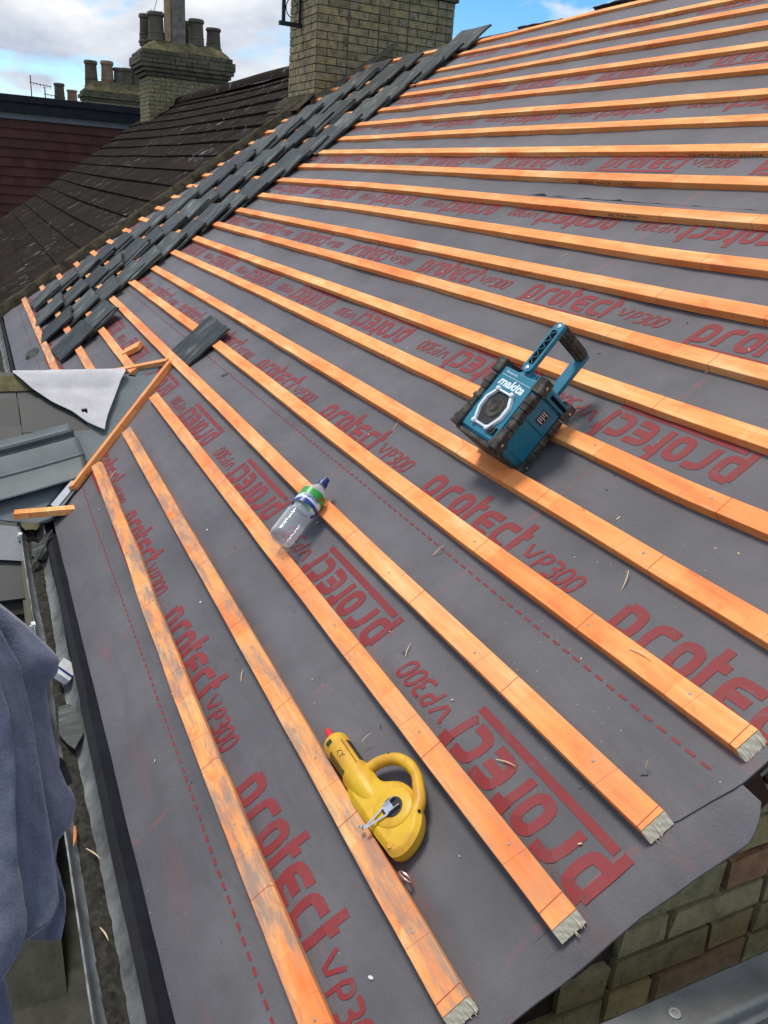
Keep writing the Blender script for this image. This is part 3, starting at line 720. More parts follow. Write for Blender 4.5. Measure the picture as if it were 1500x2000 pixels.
# slate heads of the rear slope standing up along the ridge
for i, (ua, ub, dz) in enumerate(((-5.55, -4.95, .030), (-4.62, -4.15, .045), (-4.16, -3.72, .036), (-3.2, -2.7, .034), (-2.2, -1.7, .03))):
    mb = MB(); s0 = slate_mesh(ub - ua, .42, .012, 50 + i)
    o = s0.build('slate', 'slate', mat4=T(ua, ry + .30, rz - .22 + dz * .9 - .02) @ RX(R(-35)) @ RY(R(2 * (-1) ** i)) @ T(0, -.36, 0))
    tag(o, 'dark slate head standing proud of the ridge, %s from the chimney' % ORD[i + 1], 'slate', 'slates along the ridge')
# black strips painted in for the shaded gaps where the upper sheets lift
def ribbon(name, v, ua, ub, label, seed):
    mb = MB(); N = int((ub - ua) / .02); top = []; bot = []
    for i in range(N + 1):
        u = ua + (ub - ua) * i / N; h = max(0.0, .0065 * nz(u * 11, seed) - .0008); top.append((u, v, hmem(u, v) + .0055 + h)); bot.append((u, v - .001, hmem(u, v) + .006))
    back = [(p[0], p[1] + .03, p[2] - .006) for p in top]
    mb.grid([bot, top, back]); o = mb.build(name, 'gap_shade', mat4=ROOF.copy(), smooth=True); tag(o, label, 'membrane edge')
ribbon('lap_gap_strip', 2.43, -2.6, -.9, 'black strip standing in for the shaded gap under a lifted membrane lap above the twelfth batten', 1.2)
ribbon('lap_gap_strip', 3.875, -5.4, -2.2, 'black wavy strip standing in for the shaded gap under a membrane lap high under the ridge', 6.1)

# ------------------------------------------------------------------ brick shells
def brick_wall(mb, o_, along, up, nrm, length, height, bl=.225, bh=.075, mj=.010, depth=.012, clip=None, jit=.0016, bond='flemish', tmax=1.0, mi=0, seed=0):
    r_ = random.Random(seed); o_ = Vector(o_); along = Vector(along); up = Vector(up); nrm = Vector(nrm)
    rows = int(math.ceil(height / bh))
    for j in range(rows):
        x = 0.0; z0 = j * bh; z1 = min(height, z0 + bh) - mj
        if z1 <= z0 + .01: continue
        seq = (j % 2); first = True
        while x < length - .01:
            L_ = bl if seq % 2 == 0 else bl / 2
            if first and j % 2: L_ = bl / 2
            elif bond == 'stretcher': L_ = bl
            first = False; seq += 1
            x1 = min(length, x + L_) - (mj if x + L_ < length - .001 else 0)
            if x1 - x > .015:
                c = o_ + along * ((x + x1) / 2) + up * ((z0 + z1) / 2)
                if clip is None or clip(c):
                    d = depth + r_.uniform(-.002, .002)
                    P = []
                    for a, b, e_ in ((x, z0, 0), (x1, z0, 0), (x1, z1, 0), (x, z1, 0), (x, z0, 1), (x1, z0, 1), (x1, z1, 1), (x, z1, 1)):
                        q = o_ + along * (a + r_.uniform(-jit, jit)) + up * (b + r_.uniform(-jit, jit)) + nrm * (d * e_ - .004 * (1 - e_))
                        P.append(tuple(q))
                    b0 = len(mb.v); mb.v += P; tt = r_.random() * tmax
                    for f in ((4, 5, 6, 7), (0, 1, 5, 4), (1, 2, 6, 5), (2, 3, 7, 6), (3, 0, 4, 7)):
                        mb.f.append(tuple(b0 + i for i in f)); mb.t.append(tt); mb.mi.append(mi)
            x += L_
def pot(parent, x, y, z, h, r, mat='pot', rim=True):
    mb = MB(); pr = [(r * .98, 0), (r * 1.0, .05), (r * 1.12, .06), (r * 1.12, .09), (r, .10), (r * .95, h * .35), (r * .98, h * .36), (r * .98, h * .39), (r * .93, h * .40), (r * .86, h * .86), (r * 1.0, h * .88), (r * 1.02, h * .95), (r * .92, h), (r * .72, h), (r * .70, h * .8)]
    mb.lathe(pr, 20, T(x, y, z)); return mb.build('chimney_pot', mat, parent=parent, smooth=True)

def stack(name, x0, x1, y0, y1, z0, z1, label, corbels, mat='stock', top_mat='sooty', seed=0, fl=0.22):
    root = empty(name, T((x0 + x1) / 2, (y0 + y1) / 2, z0), label, 'chimney')
    I = root.matrix_basis.inverted()
    mb = MB(); mb.box((x0, y0, z0), (x1, y1, z1))
    brick_wall(mb, (x1, y0, z0), (0, 1, 0), (0, 0, 1), (1, 0, 0), y1 - y0, z1 - z0, seed=seed, mi=1)
    brick_wall(mb, (x0, y0, z0), (1, 0, 0), (0, 0, 1), (0, -1, 0), x1 - x0, z1 - z0, seed=seed + 1, bl=.15, mi=1)
    mb.build('shaft', ['mortar', mat], parent=root, mat4=I.copy())
    z = z1; mb = MB()
    for pr_, hh in corbels:
        mb.box((x0 - pr_, y0 - pr_, z), (x1 + pr_, y1 + pr_, z + hh - .004), jit=.003)
        brick_wall(mb, (x1 + pr_, y0 - pr_, z), (0, 1, 0), (0, 0, 1), (1, 0, 0), y1 - y0 + 2 * pr_, hh, bh=min(.075, hh), seed=seed + int(z * 7), mi=1, jit=.005)
        brick_wall(mb, (x0 - pr_, y0 - pr_, z), (1, 0, 0), (0, 0, 1), (0, -1, 0), x1 - x0 + 2 * pr_, hh, bh=min(.075, hh), seed=seed + int(z * 9), mi=1, jit=.005)
        z += hh
    mb.build('corbelled_cap', ['darkmortar', top_mat], parent=root, mat4=I.copy())
    pr_ = corbels[-1][0] - .02; mb = MB(); rows = []
    for k, (ins, dz) in enumerate(((0, 0), (.06, .07), (.16, .15), (.30, fl))):
        a, b, c, d = x0 - pr_ + ins, y0 - pr_ + ins, x1 + pr_ - ins, y1 + pr_ - ins
        if a >= c: a, c = (x0 + x1) / 2 - .12, (x0 + x1) / 2 + .12
        ring = []
        for s_, e_ in (((a, b), (c, b)), ((c, b), (c, d)), ((c, d), (a, d)), ((a, d), (a, b))):
            for q in range(8):
                t = q / 8; X = s_[0] + (e_[0] - s_[0]) * t; Y = s_[1] + (e_[1] - s_[1]) * t
                ring.append((X + .02 * nz(X * 7, Y * 7, k), Y + .02 * nz(Y * 7, X * 9, k), z - .006 + dz + .025 * nz(X * 5, Y * 5, k + 3)))
        rows.append(ring)
    mb.grid(rows, closed_u=True); mb.poly(rows[-1])
    mb.build('flaunching', 'flaunch', parent=root, mat4=I.copy(), smooth=True)
    return root, I, z
# the near chimney on the party wall
r1, I1, zt = stack('brick_chimney', -9.12, -8.30, 3.09, 4.635, 7.3, 9.25, 'large yellow brick chimney standing beside the loose slates near the ridge', [(.03, .075), (.055, .15), (.03, .075)], seed=11)
mb = MB(); pts = []
for i in range(24):                                                  # mortar fillet and lead soaker where it meets the slope
    t = i / 23; y = 3.02 + .95 * t; z = 6 + y * math.tan(TH) + .012; h = .10 + .07 * nz(y * 6, 1.1)
    h *= max(.12, .5 + 1.4 * nz(y * 3.1, 4.4)); pts.append(((-8.278, y, z + h), (-8.262, y, z + h * .5), (-8.22 + .02 * nz(y * 9, 2), y, z - .03)))
mb.grid([[p[0] for p in pts], [p[1] for p in pts], [p[2] for p in pts]])
mb.build('mortar_fillet', 'mortar', parent=r1, mat4=I1.copy(), smooth=True)
mb = MB(); rows = []
for i in range(8):
    x = -9.25 + 1.05 * i / 7; rows.append([(x, 3.075, 8.23 + .02 * nz(x * 8, 1)), (x, 2.97, 8.13 + .02 * nz(x * 6, 4)), (x, 2.86 + .03 * nz(x * 4, 2), 8.035)])
mb.grid(rows); mb.build('base_fillet', 'strip', parent=r1, mat4=I1.copy(), smooth=True)
for z_, y_ in ((8.93, 3.42), (8.73, 3.40)):
    mb = MB(); mb.prism([(y_ - .035, z_), (y_, z_ + .05), (y_ + .03, z_ + .02), (y_ + .01, z_ - .05)], 0, .004, M4=Matrix(((0, 0, 1, -8.287), (1, 0, 0, 0), (0, 1, 0, 0), (0, 0, 0, 1))))
    mb.build('mortar_patch', 'flaunch', parent=r1, mat4=I1.copy())
# aerial bracket hung on its left flank
br = empty('aerial_bracket', T(-8.75, 2.96, 9.05), 'black steel bracket with a round cable loop hung on the chimney side', 'bracket')
mb = MB(); mb.box((-.02, -.13, -.19), (.02, .12, -.15)); mb.box((-.015, -.10, -.17), (.015, -.065, .45)); mb.box((-.012, .08, -.17), (.012, .11, .45)); mb.build('bracket_arm', 'black', parent=br, bevel=.004)
mb = MB(); mb.tube([(.0, .005 + .062 * math.cos(a * .3), -.02 + .085 * math.sin(a * .3)) for a in range(22)], .0055, 6); mb.build('cable_loop', 'black', parent=br, smooth=True)

# the second chimney at the far party wall
r2, I2, zt = stack('brick_chimney', -19.3, -18.3, 3.24, 4.80, 7.4, 9.13, 'stepped yellow brick chimney with black pots rising behind the dark tiled roof', [(.05, .075), (.10, .075), (.15, .075), (.17, .16), (.12, .075)], seed=31)
for (x, y, h, r_) in ((-18.62, 3.47, .58, .165), (-19.05, 3.36, .58, .15), (-18.62, 4.28, .56, .16), (-19.0, 4.10, .55, .15), (-18.72, 4.66, .46, .155)):
    pot(r2, *(I2 @ Vector((x, y, 9.72))), h, r_)
po = empty('timber_post', T(-18.55, 3.86, 9.6), 'tall weathered timber post between the pots of the second chimney', 'post')
mb = MB(); mb.box((-.1, -.11, 0), (.1, .16, 1.6), jit=.01); mb.build('post', 'oldwood', parent=po, bevel=.01)
mb = MB(); mb.box((-.02, -.24, .02), (.06, -.115, 1.6)); mb.build('side_board', 'tan', parent=po, bevel=.004)
an = empty('tv_aerial', T(-18.65, 3.45, 10.25), 'small bent aerial on top of the left pots of the second chimney', 'aerial')
mb = MB(); mb.tube([(0, -.05, -.05), (0, .0, .1), (0, .06, .28)], .006, 5); mb.tube([(0, -.16, .03), (0, .16, .08)], .006, 5); mb.tube([(0, -.10, .0), (0, -.06, .1)], .006, 5); mb.build('mast', 'black', parent=an)

# distant stack and aerials
r3, I3, zt = stack('brick_chimney', -36.2, -35, 4.0, 6.25, 8.6, 9.62, 'distant mossy chimney with a buff pot among black ones', [(.05, .10), (.12, .12), (.05, .12)], seed=51, fl=.35)
for (y, h, m_) in ((4.30, .95, 'pot'), (4.88, 1.0, 'potbuff'), (5.33, .82, 'pot'), (5.6, .84, 'pot'), (5.98, .75, 'pot')): pot(r3, *(I3 @ Vector((-35.5, y, 10.02))), h, .24, m_)
r4, I4, zt = stack('brick_chimney', -41.2, -40, 3.3, 4.7, 8.0, 9.45, 'small far chimney with one dark and one buff pot', [(.05, .10)], seed=61, fl=.2)
for (y, h, m_) in ((3.62, .85, 'pot'), (4.12, .65, 'potbuff')): pot(r4, *(I4 @ Vector((-40.5, y, 9.62))), h, .22, m_)
for i, (y, lab) in enumerate(((2.35, 'thin tv aerial mast on the skyline, leftmost'), (2.85, 'thin tv aerial mast on the skyline, right of the other'))):
    a = empty('tv_aerial', T(-38, y, 9.2), lab, 'aerial', 'far aerials'); hh = 1.25 - .35 * i
    mb = MB(); mb.tube([(0, 0, 0), (0, 0, hh)], .022, 5); mb.tube([(0, -.05, hh - .25), (0, .75, hh - .33)], .014, 5)
    for q in range(6): mb.tube([(0, .1 + q * .12, hh - .22 - q * .01), (0, .1 + q * .12, hh - .36 - q * .01)], .008, 4)
    mb.build('mast', 'black', parent=a)

# ------------------------------------------------------------------ neighbour's dark tiled roof
nb = empty('tiled_roof', ROOF @ T(-8.4, 0, 0), 'dark concrete tiled roof of the neighbouring house, flecked with white lichen', 'roof')
def far_edge(v): return -18.4 - max(0, v - .3) * .55
mb = MB(); cg = .293; nrow = 17; r_ = random.Random(5)
for j in range(-2, nrow):
    v0 = j * cg + .05; v1 = min(v0 + cg + .01, 4.72)
    if v0 > 4.68: break
    ub = -8.44; ua = far_edge(v0); N = int((ub - ua) / .33)
    for i in range(N + 1):
        a = ua + (ub - ua) * i / (N + 1); b = ua + (ub - ua) * (i + 1) / (N + 1)
        sag = lambda u: .022 * nz(u * .35, v0 * .6) - .02 * math.sin((u + 8.4) / 10 * math.pi) ** 2
        t = r_.random(); l_ = .006 * r_.random()
        mb.poly([(a, v0, .030 + l_ + sag(a)), (b, v0, .030 + l_ + sag(b)), (b, v1, .008 + sag(b)), (a, v1, .008 + sag(a))], t)
        mb.poly([(a, v0 - .002, .004 + sag(a)), (b, v0 - .002, .004 + sag(b)), (b, v0, .030 + l_ + sag(b)), (a, v0, .030 + l_ + sag(a))], t * .3)
mb.build('tiles', 'tile', parent=nb, mat4=T(8.4, 0, 0))
mb = MB(); mb.box((-19.4, -.5, -.35), (-8.46, 4.66, -.03)); mb.build('roof_body', 'roof_felt', parent=nb, mat4=T(8.4, 0, 0))
rows = []; mb = MB()
for i in range(60):
    u = -20.6 + (20.6 - 8.5) * i / 59; z = .02 + .02 * nz(u * .5, .7); rows.append([(u, 4.58, z + .01), (u, 4.64, z + .07), (u, 4.72, z + .085), (u, 4.80, z + .05), (u, 4.84, z - .06)])
mb.grid(rows); mb.build('ridge_tiles', 'tile', parent=nb, mat4=T(8.4, 0, 0), smooth=True)
mb = MB(); mb.poly([(-20.6, 4.8, -.03), (-8.5, 4.8, -.03), (-8.5, 6.2, -2.6), (-20.6, 6.2, -2.6)]); mb.build('rear_slope', 'tile', parent=nb, mat4=T(8.4, 0, 0))
mb = MB(); rows = []
for i in range(90):
    v = -.4 + 5.05 * i / 89; e_ = lambda s: .018 * nz(v * 8, s); rows.append([(-8.56 + e_(1), v, .028 + e_(2)), (-8.50, v, .055 + e_(3)), (-8.44, v, .050 + e_(4)), (-8.385 + e_(5), v, -.005 + e_(6) * .5), (-8.37, v, -.04)])
mb.grid(rows); o = mb.build('party_wall_fillet', 'strip', parent=None, mat4=ROOF.copy(), smooth=True); tag(o, 'mossy mortar strip along the party wall between the two roofs', 'mortar strip')
mb = MB(); mb.box((-20, .0, 0), (-8.4, 3.7, 5.75)); o = mb.build('neighbour_house', 'stock'); tag(o, 'brick house body carrying the dark tiled roof', 'house')

# ------------------------------------------------------------------ red tile-hung block with flat roof
hb = empty('tile_hung_building', T(-22, 0, 0), 'red-brown tile-hung building with a black flat-roof edge at the far left', 'building')
XW = -22.0; zt_ = 8.36
def zs(y, z): return z
mb = MB(); r_ = random.Random(9); j = 0; z = zt_ - .12
while z > 1.0:
    z0 = z - .205
    N = 44
    for i in range(N):
        a = -6 + 11.0 * i / N; b = -6 + 11.0 * (i + 1) / N; t = r_.random(); q = .006 * r_.random()
        mb.poly([(XW + .045 + q, a, z0), (XW + .045 + q, b, z0), (XW + .012, b, z + .01), (XW + .012, a, z + .01)], t)
        mb.poly([(XW + .01, a, z0), (XW + .01, b, z0), (XW + .045 + q, b, z0), (XW + .045 + q, a, z0)][::-1], 0)
    z = z0
mb.build('hung_tiles', 'redtile', parent=hb, mat4=T(22, 0, 0))
mb = MB(); mb.box((XW - 6, -6, 0), (XW, 5.0, zt_)); mb.build('wall', 'redbrick', parent=hb, mat4=T(22, 0, 0))
mb = MB(); mb.box((XW + .02, -6, zt_ - .13), (XW + .07, 5.0, zt_ + .02)); mb.build('lead_flashing', 'lead', parent=hb, mat4=T(22, 0, 0))
mb = MB(); mb.box((XW - 6.1, -6.1, zt_ + .0), (XW + .16, 5.1, zt_ + .22)); mb.box((XW - 6.1, -6.1, zt_ + .222), (XW + .20, 5.1, zt_ + .37)); mb.build('fascia', 'roof_felt', parent=hb, mat4=T(22, 0, 0), bevel=.01)

# ------------------------------------------------------------------ outrigger: small slated roof running out from the valley
S = .555; og = empty('slated_outrigger_roof', T(-3.67, 0, 6.35), 'small old slated roof running out to the left of the valley', 'roof')
oa = math.atan(S); OG = T(-3.67, 0, 6.35) @ RY(oa)                   # x runs down the near slope, z off it
ogi = og.matrix_basis.inverted()
mb = MB(); r_ = random.Random(21); gx = .185
for j in range(7):
    x1 = .012 + gx * (j + 1); x0 = x1 - gx - .05; off_ = .15 * (j % 2) + .03
    yend = min(.42, .47 - x1 * .80) if x1 < .83 else -.20
    y = yend
    first = True
    while y > -2.6:
        wd = .30 if not first else .12 + off_; first = False
        ya = y - wd + .004; t = r_.random(); q = r_.uniform(0, .002)
        mb.box((x0, ya, -.006), (x1 + r_.uniform(-.003, .003), y, .0075 + q), tint=t, M4=RY(R(1.4)).copy() if False else None)
        y -= wd
    if y: pass
P = []
for vtx in mb.v:                                                      # tilt each course so its tail stands proud
    jx = max(0, (vtx[0] - .012)) / gx; fr = jx - math.floor(jx - 1e-6); P.append((vtx[0], vtx[1], vtx[2] + .011 * fr))
mb.v = P
mb.build('slates', 'oldslate', parent=og, mat4=ogi @ OG)
mb = MB(); mb.box((0, -2.6, -.10), (.82, .40, -.010)); mb.box((.82, -2.6, -.10), (1.36, -.21, -.012)); mb.box((1.362, -2.6, -.16), (3.2, -.21, -.035)); mb.build('boarding', 'darkfelt', parent=og, mat4=ogi @ OG)
OGF = T(-3.67, 0, 6.35) @ RY(-oa)
mb = MB(); mb.box((-1.2, -2.6, -.08), (0, .45, -.004)); mb.build('far_slope', 'oldslate', parent=og, mat4=ogi @ OGF)
mb = MB(); rows = []
for i in range(30):
    y = -2.6 + 2.9 * i / 29; e_ = .006 * nz(y * 8, 2); rows.append([(-3.76, y, 6.325 + e_), (-3.70, y, 6.372 + e_), (-3.64, y, 6.372 + e_), (-3.575, y, 6.318 + e_)])
mb.grid(rows); mb.build('ridge_capping', 'flaunch', parent=og, mat4=ogi, smooth=True)

def og_pt(x, y, h=0.0):                                               # world point on the near outrigger slope
    nx, nz_ = math.sin(oa), math.cos(oa); return Vector((x + nx * h, y, 6.35 - S * abs(x + 3.67) + nz_ * h))
# valley sheet: grey, folded along the valley line
mb = MB(); rows = []
for i in range(40):
    t = i / 39; ax, ay = -3.70, .545; bx, by = -2.86, -.13
    x = ax + (bx - ax) * t; y = ay + (by - ay) * t
    zl = 6.35 - S * abs(x + 3.67) + .014
    wv = (.05 + .11 * min(1, t * 2.2)) + .01 * math.sin(t * 9)
    L1 = og_pt(x - .05, y - wv * 1.15, .016 + .003 * nz(t * 6, 1)); L2 = og_pt(x - .02, y - wv * .6, .019); C0 = Vector((x, y, zl))
    u_, v_ = x + .052, (y + .060) / cT; R1 = ROOF @ Vector((u_, v_, -.015)); u2, v2 = x + .033, (y + .038) / cT; Rm = ROOF @ Vector((u2, v2, -.017))
    rows.append([L1, L2, C0, Rm, R1])
mb.grid(rows); o = mb.build('valley_sheet', 'grp', smooth=True); tag(o, 'blue-grey valley lining sheet folded into the near valley beside the orange batten', 'valley sheet')
mb = MB(); rows = []
for i in range(24):
    t = i / 23; x = -3.74 - .60 * t; y = .52 - .36 * t; rows.append([ROOF @ Vector((x - .02, (y + .07) / cT, -.017)), Vector((x, y, 6.362 + S * (x + 3.67))), Vector((x + .07, y - .10, 6.366 + S * (x + .07 + 3.67) if x + .07 < -3.67 else 6.37))])
mb.grid(rows); o = mb.build('valley_sheet', 'grp', smooth=True); tag(o, 'strip of grey valley lining beside the far valley batten', 'valley sheet')
# small curled lead end
mb = MB(); rows = []
for i in range(10):
    t = i / 9; a = ROOF @ Vector((-3.00 + .11 * t, .075 - .13 * t, -.012)); rows.append([a + Vector((0, 0, .0)), a + Vector((-.012, -.02, .016 + .004 * nz(t * 9, 1))), a + Vector((-.03, -.035, .006)), a + Vector((-.05, -.045, -.01))])
mb.grid(rows); o = mb.build('flashing_end', 'chrome', smooth=True); tag(o, 'small curled bright metal flashing at the foot of the valley', 'flashing')

# pale membrane flap draped over the outrigger ridge
FL = [(-3.665, -.14), (-3.60, -.075), (-3.50, .015), (-3.425, .115), (-3.355, .165), (-3.325, .225), (-3.40, .262), (-3.50, .305), (-3.60, .35), (-3.665, .385)]
mb = MB(); NR = 60; NC = 40; rows = []
def flx(y):
    pts = [(-.14, -3.665), (-.075, -3.59), (.015, -3.495), (.10, -3.43), (.16, -3.362), (.20, -3.332), (.232, -3.312), (.240, -3.350), (.262, -3.41), (.305, -3.50), (.35, -3.60), (.39, -3.665)]
    for (a, xa), (b, xb) in zip(pts, pts[1:]):
        if a <= y <= b: return xa + (xb - xa) * (y - a) / (b - a)
    return -3.66
for i in range(NR + 1):
    y = -.14 + .53 * i / NR; xe = flx(y); r0 = []
    for j in range(NC + 1):
        t = j / NC; x = -3.76 + (xe + 3.76) * t
        crest = .016 * max(0, 1 - ((x + 3.67) / .09) ** 2)
        if x < -3.67: p = Vector((x, y, 6.40 + S * (x + 3.67) * .8 + .002 * nz(y * 20, x * 20)))
        else: p = og_pt(x, y, .030 + crest + .004 * nz(x * 11, y * 11, 4) + .010 * t * t)
        r0.append(p)
    rows.append(r0)
for i in range(NR):
    for j in range(NC):
        q = [rows[i][j], rows[i + 1][j], rows[i + 1][j + 1], rows[i][j + 1]]; c = sum(q, Vector()) / 4
        if abs(c.y - .157) < .011 and abs(c.x + 3.415) < .012: continue
        mb.poly(q)
o = mb.build('membrane_flap', 'flap', smooth=True, merge=True); tag(o, 'pale grey torn flap of membrane draped over the ridge of the small slated roof', 'membrane flap')
sm = o.modifiers.new('th', 'SOLIDIFY'); sm.thickness = .0012

# loose ribbed grey trough piece
mb = MB(); rows = []; prof = [(0, .012), (.045, .016), (.056, .012), (.062, -.010), (.088, -.012), (.100, .010), (.112, .010), (.20, .004), (.207, .009), (.213, .009), (.220, .003), (.33, .0), (.345, .004)]
A_ = Vector(og_pt(-3.335, .065, .055)); D1 = (og_pt(-3.16, -.60, .075) - A_).normalized(); Nn = Vector((math.sin(oa), 0, math.cos(oa))); D2 = Nn.cross(D1).normalized()
if D2.x < 0: D2 = -D2
for i in range(30):
    t = i / 29; row = []
    for s_, h in prof:
        sag = -.012 * math.sin(t * math.pi); skew = (.05 * (s_ / .345) - .10 * (s_ / .345) ** 2) * (1 if t < .5 else 0) * (1 - t * 2 if t < .5 else 0)
        row.append(A_ + D1 * (t * .72 - skew) + D2 * s_ * .95 + Nn * (h + sag))
    rows.append(row)
mb.grid(rows); o = mb.build('ribbed_trough_sheet', 'grey_sheet', smooth=True, angle=25); tag(o, 'loose ribbed blue-grey trough sheet lying across the old slates', 'metal sheet')
sm = o.modifiers.new('th', 'SOLIDIFY'); sm.thickness = .002
# thin bright sheet lower on the outrigger slope
mb = MB(); mb.poly([og_pt(-2.90, -.50, .03), og_pt(-2.84, -.19, .03), og_pt(-2.68, -.19, .03), og_pt(-2.74, -.50, .03)]); o = mb.build('lead_sheet', 'lead'); tag(o, 'scratched grey metal sheet on the slates beside the gutter end', 'metal sheet')
o.modifiers.new('th', 'SOLIDIFY').thickness = .002

# ------------------------------------------------------------------ gutter, eaves tray and their clutter
def gutter(name, xa, xb, label, debris=True):
    root = empty(name, T(xb, -.14, 5.90), label, 'gutter'); I = root.matrix_basis.inverted()
    mb = MB(); N = int((xb - xa) / .08); rows = []
    for i in range(N + 1):
        x = xa + (xb - xa) * i / N; row = []; wob = .004 * nz(x * 1.3, 4)
        for q in range(13):
            a = math.pi + math.pi * q / 12; row.append((x, -.143 + wob + .045 * math.cos(a), 5.900 + .055 * math.sin(a)))
        row = [(x, -.192 + wob, 5.903), (x, -.1905 + wob, 5.908)] + row + [(x, -.096 + wob, 5.908)]
        rows.append(row)
    mb.grid(rows); tr = mb.build('trough', 'gutter', parent=root, mat4=I.copy(), smooth=True, angle=60); tr.modifiers.new('th', 'SOLIDIFY').thickness = .002
    mb = MB(); rows = []
    N = int((xb - xa) / .012); M_ = 12
    for i in range(N + 1):
        x = xa + (xb - xa) * i / N; row = []
        wl = .020 + .012 * nz(x * 2.3, .4) + .005 * nz(x * 17, .9)
        for q in range(M_ + 1):
            y = -.147 + wl * (q / M_ * 2 - 1) + .007 * nz(x * 1.1, 7)
            b = 5.900 - .055 * math.sqrt(max(0, 1 - ((y + .143) / .045) ** 2))
            h = .010 * (1 - (q / M_ * 2 - 1) ** 2) + .0035 * nz(x * 60, y * 60) + .003 * nz(x * 140, y * 140)
            row.append((x, y, b + .0015 + h if 0 < q < M_ else b - .001))
        rows.append(row)
    mb.grid(rows); mb.build('silt', 'silt', parent=root, mat4=I.copy())
    return root, I
gt, GI = gutter('gutter', -2.93, .55, 'grey half-round gutter full of dark silt beside the lowest batten')
gt2, _ = gutter('gutter', -8.4, -4.75, 'far stretch of silted gutter beyond the small slated roof')
for x in (-1.93, -.25):                                              # union joints
    mb = MB(); rows = []
    for dx in (0, .004, .10, .104):
        rows.append([(x + dx, -.143 + (.0465 + (0.002 if dx in (.004, .1) else 0)) * math.cos(math.pi + math.pi * q / 12), 5.901 + .0565 * math.sin(math.pi + math.pi * q / 12)) for q in range(13)])
    rows2 = [[(p[0], -.143 + (p[1] + .143) * .93, p[2] + .0035) for p in r] for r in rows]
    mb.grid(rows); mb.grid(rows2); mb.build('joint', 'gutter', parent=gt, mat4=GI.copy(), smooth=True)
for x in (-2.90, -2.76, -1.96, -1.78):
    mb = MB(); mb.box((x - .012, -.200, 5.898), (x + .012, -.186, 5.914), jit=.002); mb.box((x - .004, -.205, 5.88), (x + .005, -.195, 5.905), jit=.001); mb.build('bracket_clip', 'white', parent=gt, mat4=GI.copy(), bevel=.001)
mb = MB(); mb.grid([[(-2.93 + 3.4 * i / 60, -.194 + .0015 * nz(i * .9, 1), 5.904 + .002 * nz(i * 1.7, 6)) for i in range(61)], [(-2.93 + 3.4 * i / 60, -.1905, 5.912 + .0016 * nz(i * 1.3, 3)) for i in range(61)]])
mb.build('pale_lip', 'lip', parent=gt, mat4=GI.copy())
def tray(ua, ub, label):
    mb = MB(); N = int((ub - ua) / .05); r0 = []; r1_ = []; r2_ = []; r3_ = []
    for i in range(N + 1):
        x = ua + (ub - ua) * i / N; k = .002 * nz(x * 3, 2); st = 0.004 if x > -1.43 else 0
        r0.append((x, -.101 + k, 5.885)); r1_.append((x, -.099 + k - st, 5.916)); r2_.append((x, -.080 + k - st, 5.922)); r3_.append((x, -.045 + k, 5.905))
    mb.grid([r0, r1_], mi=0); mb.grid([r1_, r2_], mi=0); mb.grid([r2_, r3_], mi=1)
    o = mb.build('eaves_tray', ['tray', 'tray_lip'], smooth=True, angle=20); tag(o, label, 'eaves tray')
tray(-2.72, .5, 'black plastic eaves tray between the gutter and the lowest membrane')
mb = MB(); mb.box((-8.4, -.088, 5.70), (.30, -.066, 5.895)); o = mb.build('fascia_board', 'tray'); tag(o, 'dark fascia board behind the gutter', 'fascia')
mb = MB(); mb.box((-8.4, -.05, 0), (-.06, 6.6, 5.86)); o = mb.build('house_body', 'gable'); tag(o, 'brick body of the house under the stripped roof', 'house')

def shard(pts, z, th, tiltm, label, mat='slate', name='broken_slate'):
    cx = sum(p[0] for p in pts) / len(pts); cy = sum(p[1] for p in pts) / len(pts)
    mb = MB(); mb.prism([(p[0] - cx, p[1] - cy) for p in pts], 0, th); o = mb.build(name, mat, mat4=T(cx, cy, z) @ tiltm); return tag(o, label, 'broken slate')
shard([(-2.74, -.150), (-2.62, -.160), (-2.55, -.125), (-2.56, -.10), (-2.68, -.105)], 5.872, .006, RX(R(14)) @ RY(R(4)), 'broken slate piece lying in the silt near the gutter corner')
shard([(-2.70, -.128), (-2.62, -.150), (-2.50, -.135), (-2.46, -.118), (-2.55, -.107)], 5.905, .006, RX(R(35)) @ RZ(R(-32)), 'pointed slate sliver bridging the gutter below the valley')
shard([(-1.50, -.158), (-1.50, -.125), (-1.42, -.102), (-1.33, -.104), (-1.27, -.135), (-1.30, -.150), (-1.36, -.168)], 5.872, .007, RX(R(8)) @ RY(R(-2)), 'rounded slate fragment lying in the gutter above the jacket')
# timber splinters and chips
def splinter(frame, p, ang, ln, wd, label, mat='splinter', tilt=.15):
    mb = MB(); N = 6; rows = []
    for i in range(N + 1):
        t = i / N; w_ = wd * (1 - abs(2 * t - .8) ** 2 * .8) * .5 + .0003; y = .0025 * math.sin(t * 3); rows.append([(ln * t, y - w_, 0), (ln * t, y, w_ * .8), (ln * t, y + w_, 0), (ln * t, y, -w_ * .5)])
    mb.grid(rows, closed_u=True); o = mb.build('wood_splinter', mat, mat4=frame @ T(*p) @ RZ(ang) @ RY(-tilt), smooth=True); return tag(o, label, 'splinter', 'timber splinters')
splinter(WORLD, (-.98, -.167, 5.872), R(-8), .085, .0065, 'orange timber splinter in the gutter beside the jacket hem', 'dyedsplinter')
splinter(WORLD, (-.90, -.150, 5.868), R(25), .06, .003, 'thin pale splinter in the gutter silt below the orange one')
splinter(WORLD, (-.66, -.150, 5.868), R(12), .05, .003, 'thin pale splinter lower down the gutter silt')
splinter(ROOF, (-1.52, .135, -.022), R(60), .045, .003, 'pale curved splinter on the membrane left of the lowest batten', tilt=.02)
splinter(ROOF, (-.95, .885, -.020), R(70), .042, .0025, 'pale upright splinter above the fourth batten', tilt=.3)
